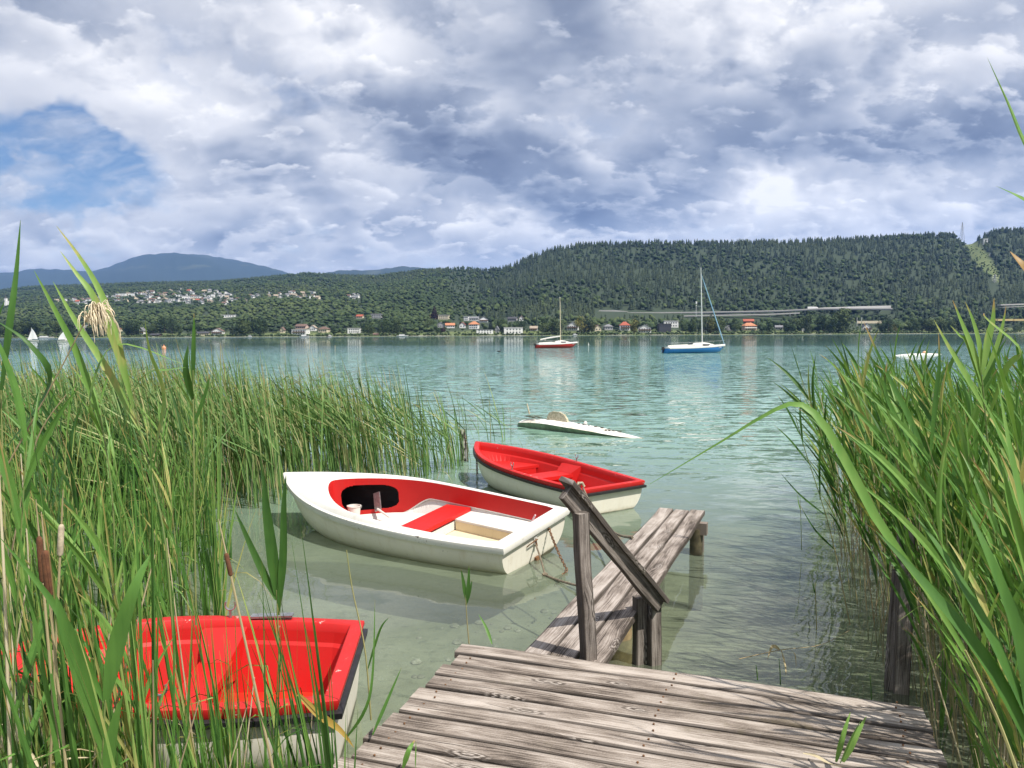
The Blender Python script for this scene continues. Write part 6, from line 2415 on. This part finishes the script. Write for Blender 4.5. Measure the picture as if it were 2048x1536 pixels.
hero('cattail_leaves', 'two stiff green strap leaves growing up through the landing stage boards', 'plant', None,
     [([(1672, 1524, 2.95), (1686, 1470, 2.95), (1701, 1424, 2.98)], .024, U), ([(1686, 1524, 2.95), (1710, 1475, 2.95), (1733, 1432, 2.98)], .028, U), ([(1680, 1526, 2.95), (1700, 1480, 2.93), (1722, 1440, 2.9)], .018, (1, -.2, .2))])
hero('dry_leaf', 'curled dry tan leaf lying on the landing stage boards', 'dry leaf', None, [([(1606, 1507, 3.0), (1630, 1512, 2.98), (1660, 1528, 2.93), (1690, 1534, 2.92)], .022, (0, 0, 1))], m_dry)
hero('dry_leaf', 'yellow brown bent leaf at the stern corner of the near red boat', 'dry leaf', None, [([(596, 1388, 2.9), (640, 1430, 2.85), (680, 1460, 2.8), (708, 1495, 2.8)], .030, U)], blade_mat('yellowing_leaf', [(0, (.36, .24, .05)), (1, (.46, .33, .08))]))
for i, (a, b) in enumerate((((1480, 1315, 4.9), (1655, 1290, 5.1)), ((1543, 1300, 4.92), (1560, 1375, 4.8)))):
    pass
hero('broken_reed', 'broken dry reed lying on the calm water before the right reeds', 'dry reed', [(1478, 1318, 4.72), (1560, 1300, 4.85), (1640, 1290, 4.95), (1700, 1260, 5.0)],
     [([(1560, 1300, 4.85), (1545, 1293, 4.85), (1535, 1318, 4.8)], .022, U), ([(1562, 1300, 4.85), (1570, 1330, 4.75), (1572, 1352, 4.7)], .020, (.3, -.9, 0)), ([(1580, 1298, 4.86), (1590, 1310, 4.8), (1592, 1335, 4.75)], .012, (.3, -.9, 0))], m_dry, m_dry, .003)
for px, py0, py1, Y, lab in ((1600, 1100, 995, 7.6, 'lone thin reed shoot standing in open water left of the right reeds'), (1630, 1260, 1165, 5.7, 'bent thin stalk in the water close to the right reeds'), (1558, 1370, 1318, 4.55, 'short stalk poking out of the water beyond the landing stage'),
                            (1512, 1360, 1330, 4.45, 'tiny reed stub poking out of the water near the landing stage edge'), (1740, 1400, 1350, 4.3, 'short dark stub beside the leaning post in the right reeds')):
    hero('reed', lab, 'reed', [(px + 3, py0, Y), (px + 2, (py0 + py1) / 2, Y), (px, py1, Y)], [([(px + 1, py1 + 25, Y), (px - 3, py1 + 10, Y), (px - 5, py1 - 8, Y)], .012, U)] if py0 - py1 > 60 else [], m_leaf, m_rush, .004)
# right hand side
hero('reed', 'big arching reed leaf bent across the water in front of the right reeds', 'reed', [(2060, 1620, 1.55), (2000, 1450, 1.6), (1930, 1300, 1.62)],
     [([(1950, 1340, 1.62), (1860, 1190, 1.64), (1760, 1050, 1.66), (1690, 920, 1.7), (1640, 840, 1.72), (1595, 808, 1.74), (1540, 825, 1.76), (1440, 885, 1.8), (1300, 968, 1.85)], .022, (-.3, -.6, .7))])
hero('reed', 'very close broad reed blades rising from the lower right corner', 'reed', [(2150, 1700, 1.5), (2080, 1500, 1.5), (2030, 1380, 1.5)],
     [([(2090, 1560, 1.5), (1990, 1350, 1.5), (1860, 1180, 1.55), (1752, 1062, 1.6)], .032, U), ([(2120, 1580, 1.5), (1990, 1290, 1.5), (1900, 1130, 1.55), (1830, 1030, 1.6)], .028, (.3, -.8, .4)),
      ([(2060, 1480, 1.5), (2040, 1290, 1.5), (1985, 1130, 1.5), (1930, 1010, 1.55)], .032, U)])
hero('reed', 'close reed with upright blades cut off by the right frame edge', 'reed', [(2140, 1600, 1.9), (2110, 1350, 1.9), (2080, 1180, 1.9)],
     [([(2085, 1250, 1.9), (2050, 1120, 1.9), (2020, 1010, 1.9), (2005, 930, 1.9)], .036, U), ([(2080, 1200, 1.9), (2040, 1000, 1.9), (2015, 880, 1.9), (1995, 760, 1.9)], .034, (.5, -.8, .2))])
hero('reed', 'close leaf tip hanging into view high at the right edge, against the sky', 'reed', [(2300, 900, 1.4), (2250, 600, 1.4), (2180, 450, 1.4)],
     [([(2150, 420, 1.4), (2060, 310, 1.42), (2012, 200, 1.45), (1974, 114, 1.5)], .030, (.7, -.7, .1)), ([(2150, 430, 1.4), (2080, 415, 1.45), (2030, 390, 1.5), (1992, 372, 1.5)], .016, (0, -.5, .8))])
hero('reed', 'brown tipped leaf end poking in at the right edge before the hill', 'reed', None, [([(2160, 640, 1.3), (2080, 570, 1.3), (2045, 530, 1.3), (2020, 503, 1.32)], .022, U)], blade_mat('browned_leaf', [(0, (.28, .16, .06)), (1, (.38, .26, .08))]))
hero('reed', 'tall fan of reed leaves standing highest over the right reeds', 'reed', [(1990, 1100, 3.2), (1975, 880, 3.2), (1962, 740, 3.2)],
     [([(1965, 770, 3.2), (1945, 700, 3.2), (1925, 650, 3.2), (1905, 600, 3.2)], .030, U), ([(1963, 750, 3.2), (1958, 690, 3.2), (1945, 640, 3.2), (1930, 603, 3.2)], .024, U),
      ([(1964, 750, 3.2), (1975, 680, 3.2), (1985, 640, 3.2), (1988, 596, 3.2)], .034, U), ([(1965, 760, 3.2), (1990, 700, 3.2), (2005, 650, 3.2), (2012, 612, 3.2)], .020, U),
      ([(1970, 820, 3.2), (1930, 750, 3.2), (1895, 690, 3.2), (1868, 640, 3.2)], .028, U), ([(1972, 850, 3.2), (2010, 740, 3.1), (2040, 700, 3.05), (1975, 640, 3.0), (1968, 626, 3.0)], .024, (0, -.7, .6)),
      ([(1968, 800, 3.2), (1935, 690, 3.2), (1918, 670, 3.2), (1900, 650, 3.2)], .018, U)])
hero('reed', 'reed with one long slanting leaf reaching up to the far shoreline, right side', 'reed', [(1905, 1250, 3.4), (1890, 1050, 3.4), (1850, 900, 3.4)],
     [([(1858, 930, 3.4), (1815, 830, 3.4), (1770, 740, 3.4), (1727, 643, 3.4)], .032, U), ([(1862, 940, 3.4), (1800, 850, 3.4), (1770, 780, 3.4), (1775, 720, 3.4)], .026, U), ([(1860, 920, 3.4), (1870, 800, 3.4), (1878, 730, 3.4), (1877, 665, 3.4)], .024, U)])
hero('reed', 'outermost reed leaning left over the water with feathery thin leaves', 'reed', [(1700, 1250, 5.6), (1660, 1060, 5.6), (1610, 900, 5.7), (1590, 830, 5.7)],
     [([(1600, 870, 5.7), (1575, 820, 5.7), (1555, 790, 5.7)], .018, U), ([(1620, 930, 5.7), (1580, 880, 5.7), (1548, 850, 5.7)], .016, U), ([(1640, 1000, 5.7), (1640, 900, 5.7), (1660, 840, 5.7)], .018, U), ([(1650, 1030, 5.7), (1600, 990, 5.7), (1560, 945, 5.7)], .016, U),
      ([(1606, 890, 5.7), (1600, 830, 5.7), (1602, 790, 5.7)], .018, U), ([(1670, 1100, 5.6), (1630, 1060, 5.6), (1600, 1010, 5.6)], .016, U)])

# dry plume, bare stalks and cattails
pl = hero('dry_reed_plume', 'dry tan reed plume drooping over the distant shore at the left', 'dry reed', [(-30, 1010, 2.9), (60, 850, 2.9), (120, 740, 2.9), (172, 640, 2.9), (192, 618, 2.9)], [], m_dry, m_dry, .0032)
mb = MB()
r = random.Random(8)
for i in range(150):
    f = r.random()
    a = at_y(172 + 24 * f + r.gauss(0, 3), 645 - 30 * f, 2.9)
    an = r.uniform(-.6, 2.2)
    L = r.uniform(.05, .11)
    d = Vector((.5 * math.cos(an) + .12, r.gauss(0, .3), .55 * math.sin(an)))
    p2 = a + d * L * .9 - Vector((0, 0, L * r.uniform(.3, 1.0)))
    mb.tube(bez(a, a + d * L * .9 + Vector((0, 0, .01)), p2, 6), [.0009, .0016, .0019, .0019, .0017, .0006], 4)
mb.build('plume', simple('plume_tan', (.74, .63, .45), .9, .25, 30), pl)
hero('dry_stalk', 'bare pale stalk slanting through the left reeds below the plume', 'dry stalk', [(20, 1120, 2.7), (70, 890, 2.7), (132, 790, 2.7)], [], m_dry, m_dry, .0032)
hero('dry_stalk', 'thick pale broken stalk at the left edge of the picture', 'dry stalk', [(20, 1536, 2.4), (10, 1200, 2.4), (-5, 900, 2.4)], [], m_dry, m_dry, .006)


def cattail(px0, py0, px1, py1, Y, r_, label, mat):
    o = empty('cattail', at_y((px0 + px1) / 2, py1, Y), 0, label, 'cattail')
    L = Vector(o.location)
    a, b = at_y(px0, py0, Y) - L, at_y(px1, py1, Y) - L
    d = (a - b).normalized()
    MB().tube([b - d * 1.1, b - d * .5, b], [.005, .0045, .004], 7).build('stalk', m_stem, o, smooth=True)
    MB().tube([b, b.lerp(a, .03), b.lerp(a, .1), b.lerp(a, .9), b.lerp(a, .97), a], [.002, r_ * .8, r_, r_ * .95, r_ * .7, .002], 12).build('spike', mat, o, smooth=True)
    MB().tube([a, a + d * .12], [.003, .0012], 6).build('tip', m_dry, o)


cattail(90, 1100, 99, 1193, 2.35, .0125, 'brown cattail spike, the nearer and fuller of the two at the left', m_cat)
cattail(78, 1072, 86, 1165, 2.45, .010, 'brown cattail spike, half hidden behind the fuller one at the left', m_cat)
cattail(452, 1106, 462, 1152, 2.6, .008, 'slim brown cattail spike among the leaves before the near boat', m_cat)
m_fluff = simple('seed_fluff', (.55, .46, .33), .95, .35, 45)
cattail(123, 1048, 120, 1112, 2.6, .010, 'pale fluffy cattail going to seed in the left reeds', m_fluff)
# ------------------------------------------------------------------ the air: even haze round everything, sky outside
m_haze, nt = mat_new('air')
pv_ = nt.new('ShaderNodeVolumePrincipled')
pv_.inputs['Color'].default_value = (.24, .48, 1.0, 1)
pv_.inputs['Density'].default_value = 5.5e-5
pv_.inputs['Anisotropy'].default_value = 0.1
nt.l.new(pv_.outputs[0], nt.out.inputs['Volume'])
hz_ = MB().box((0, 6500, 545), (30000, 18500, 1120)).build('haze', m_haze)
tag(hz_, kind='stuff')
hz_.visible_shadow = True
S.cycles.volume_step_rate = 10
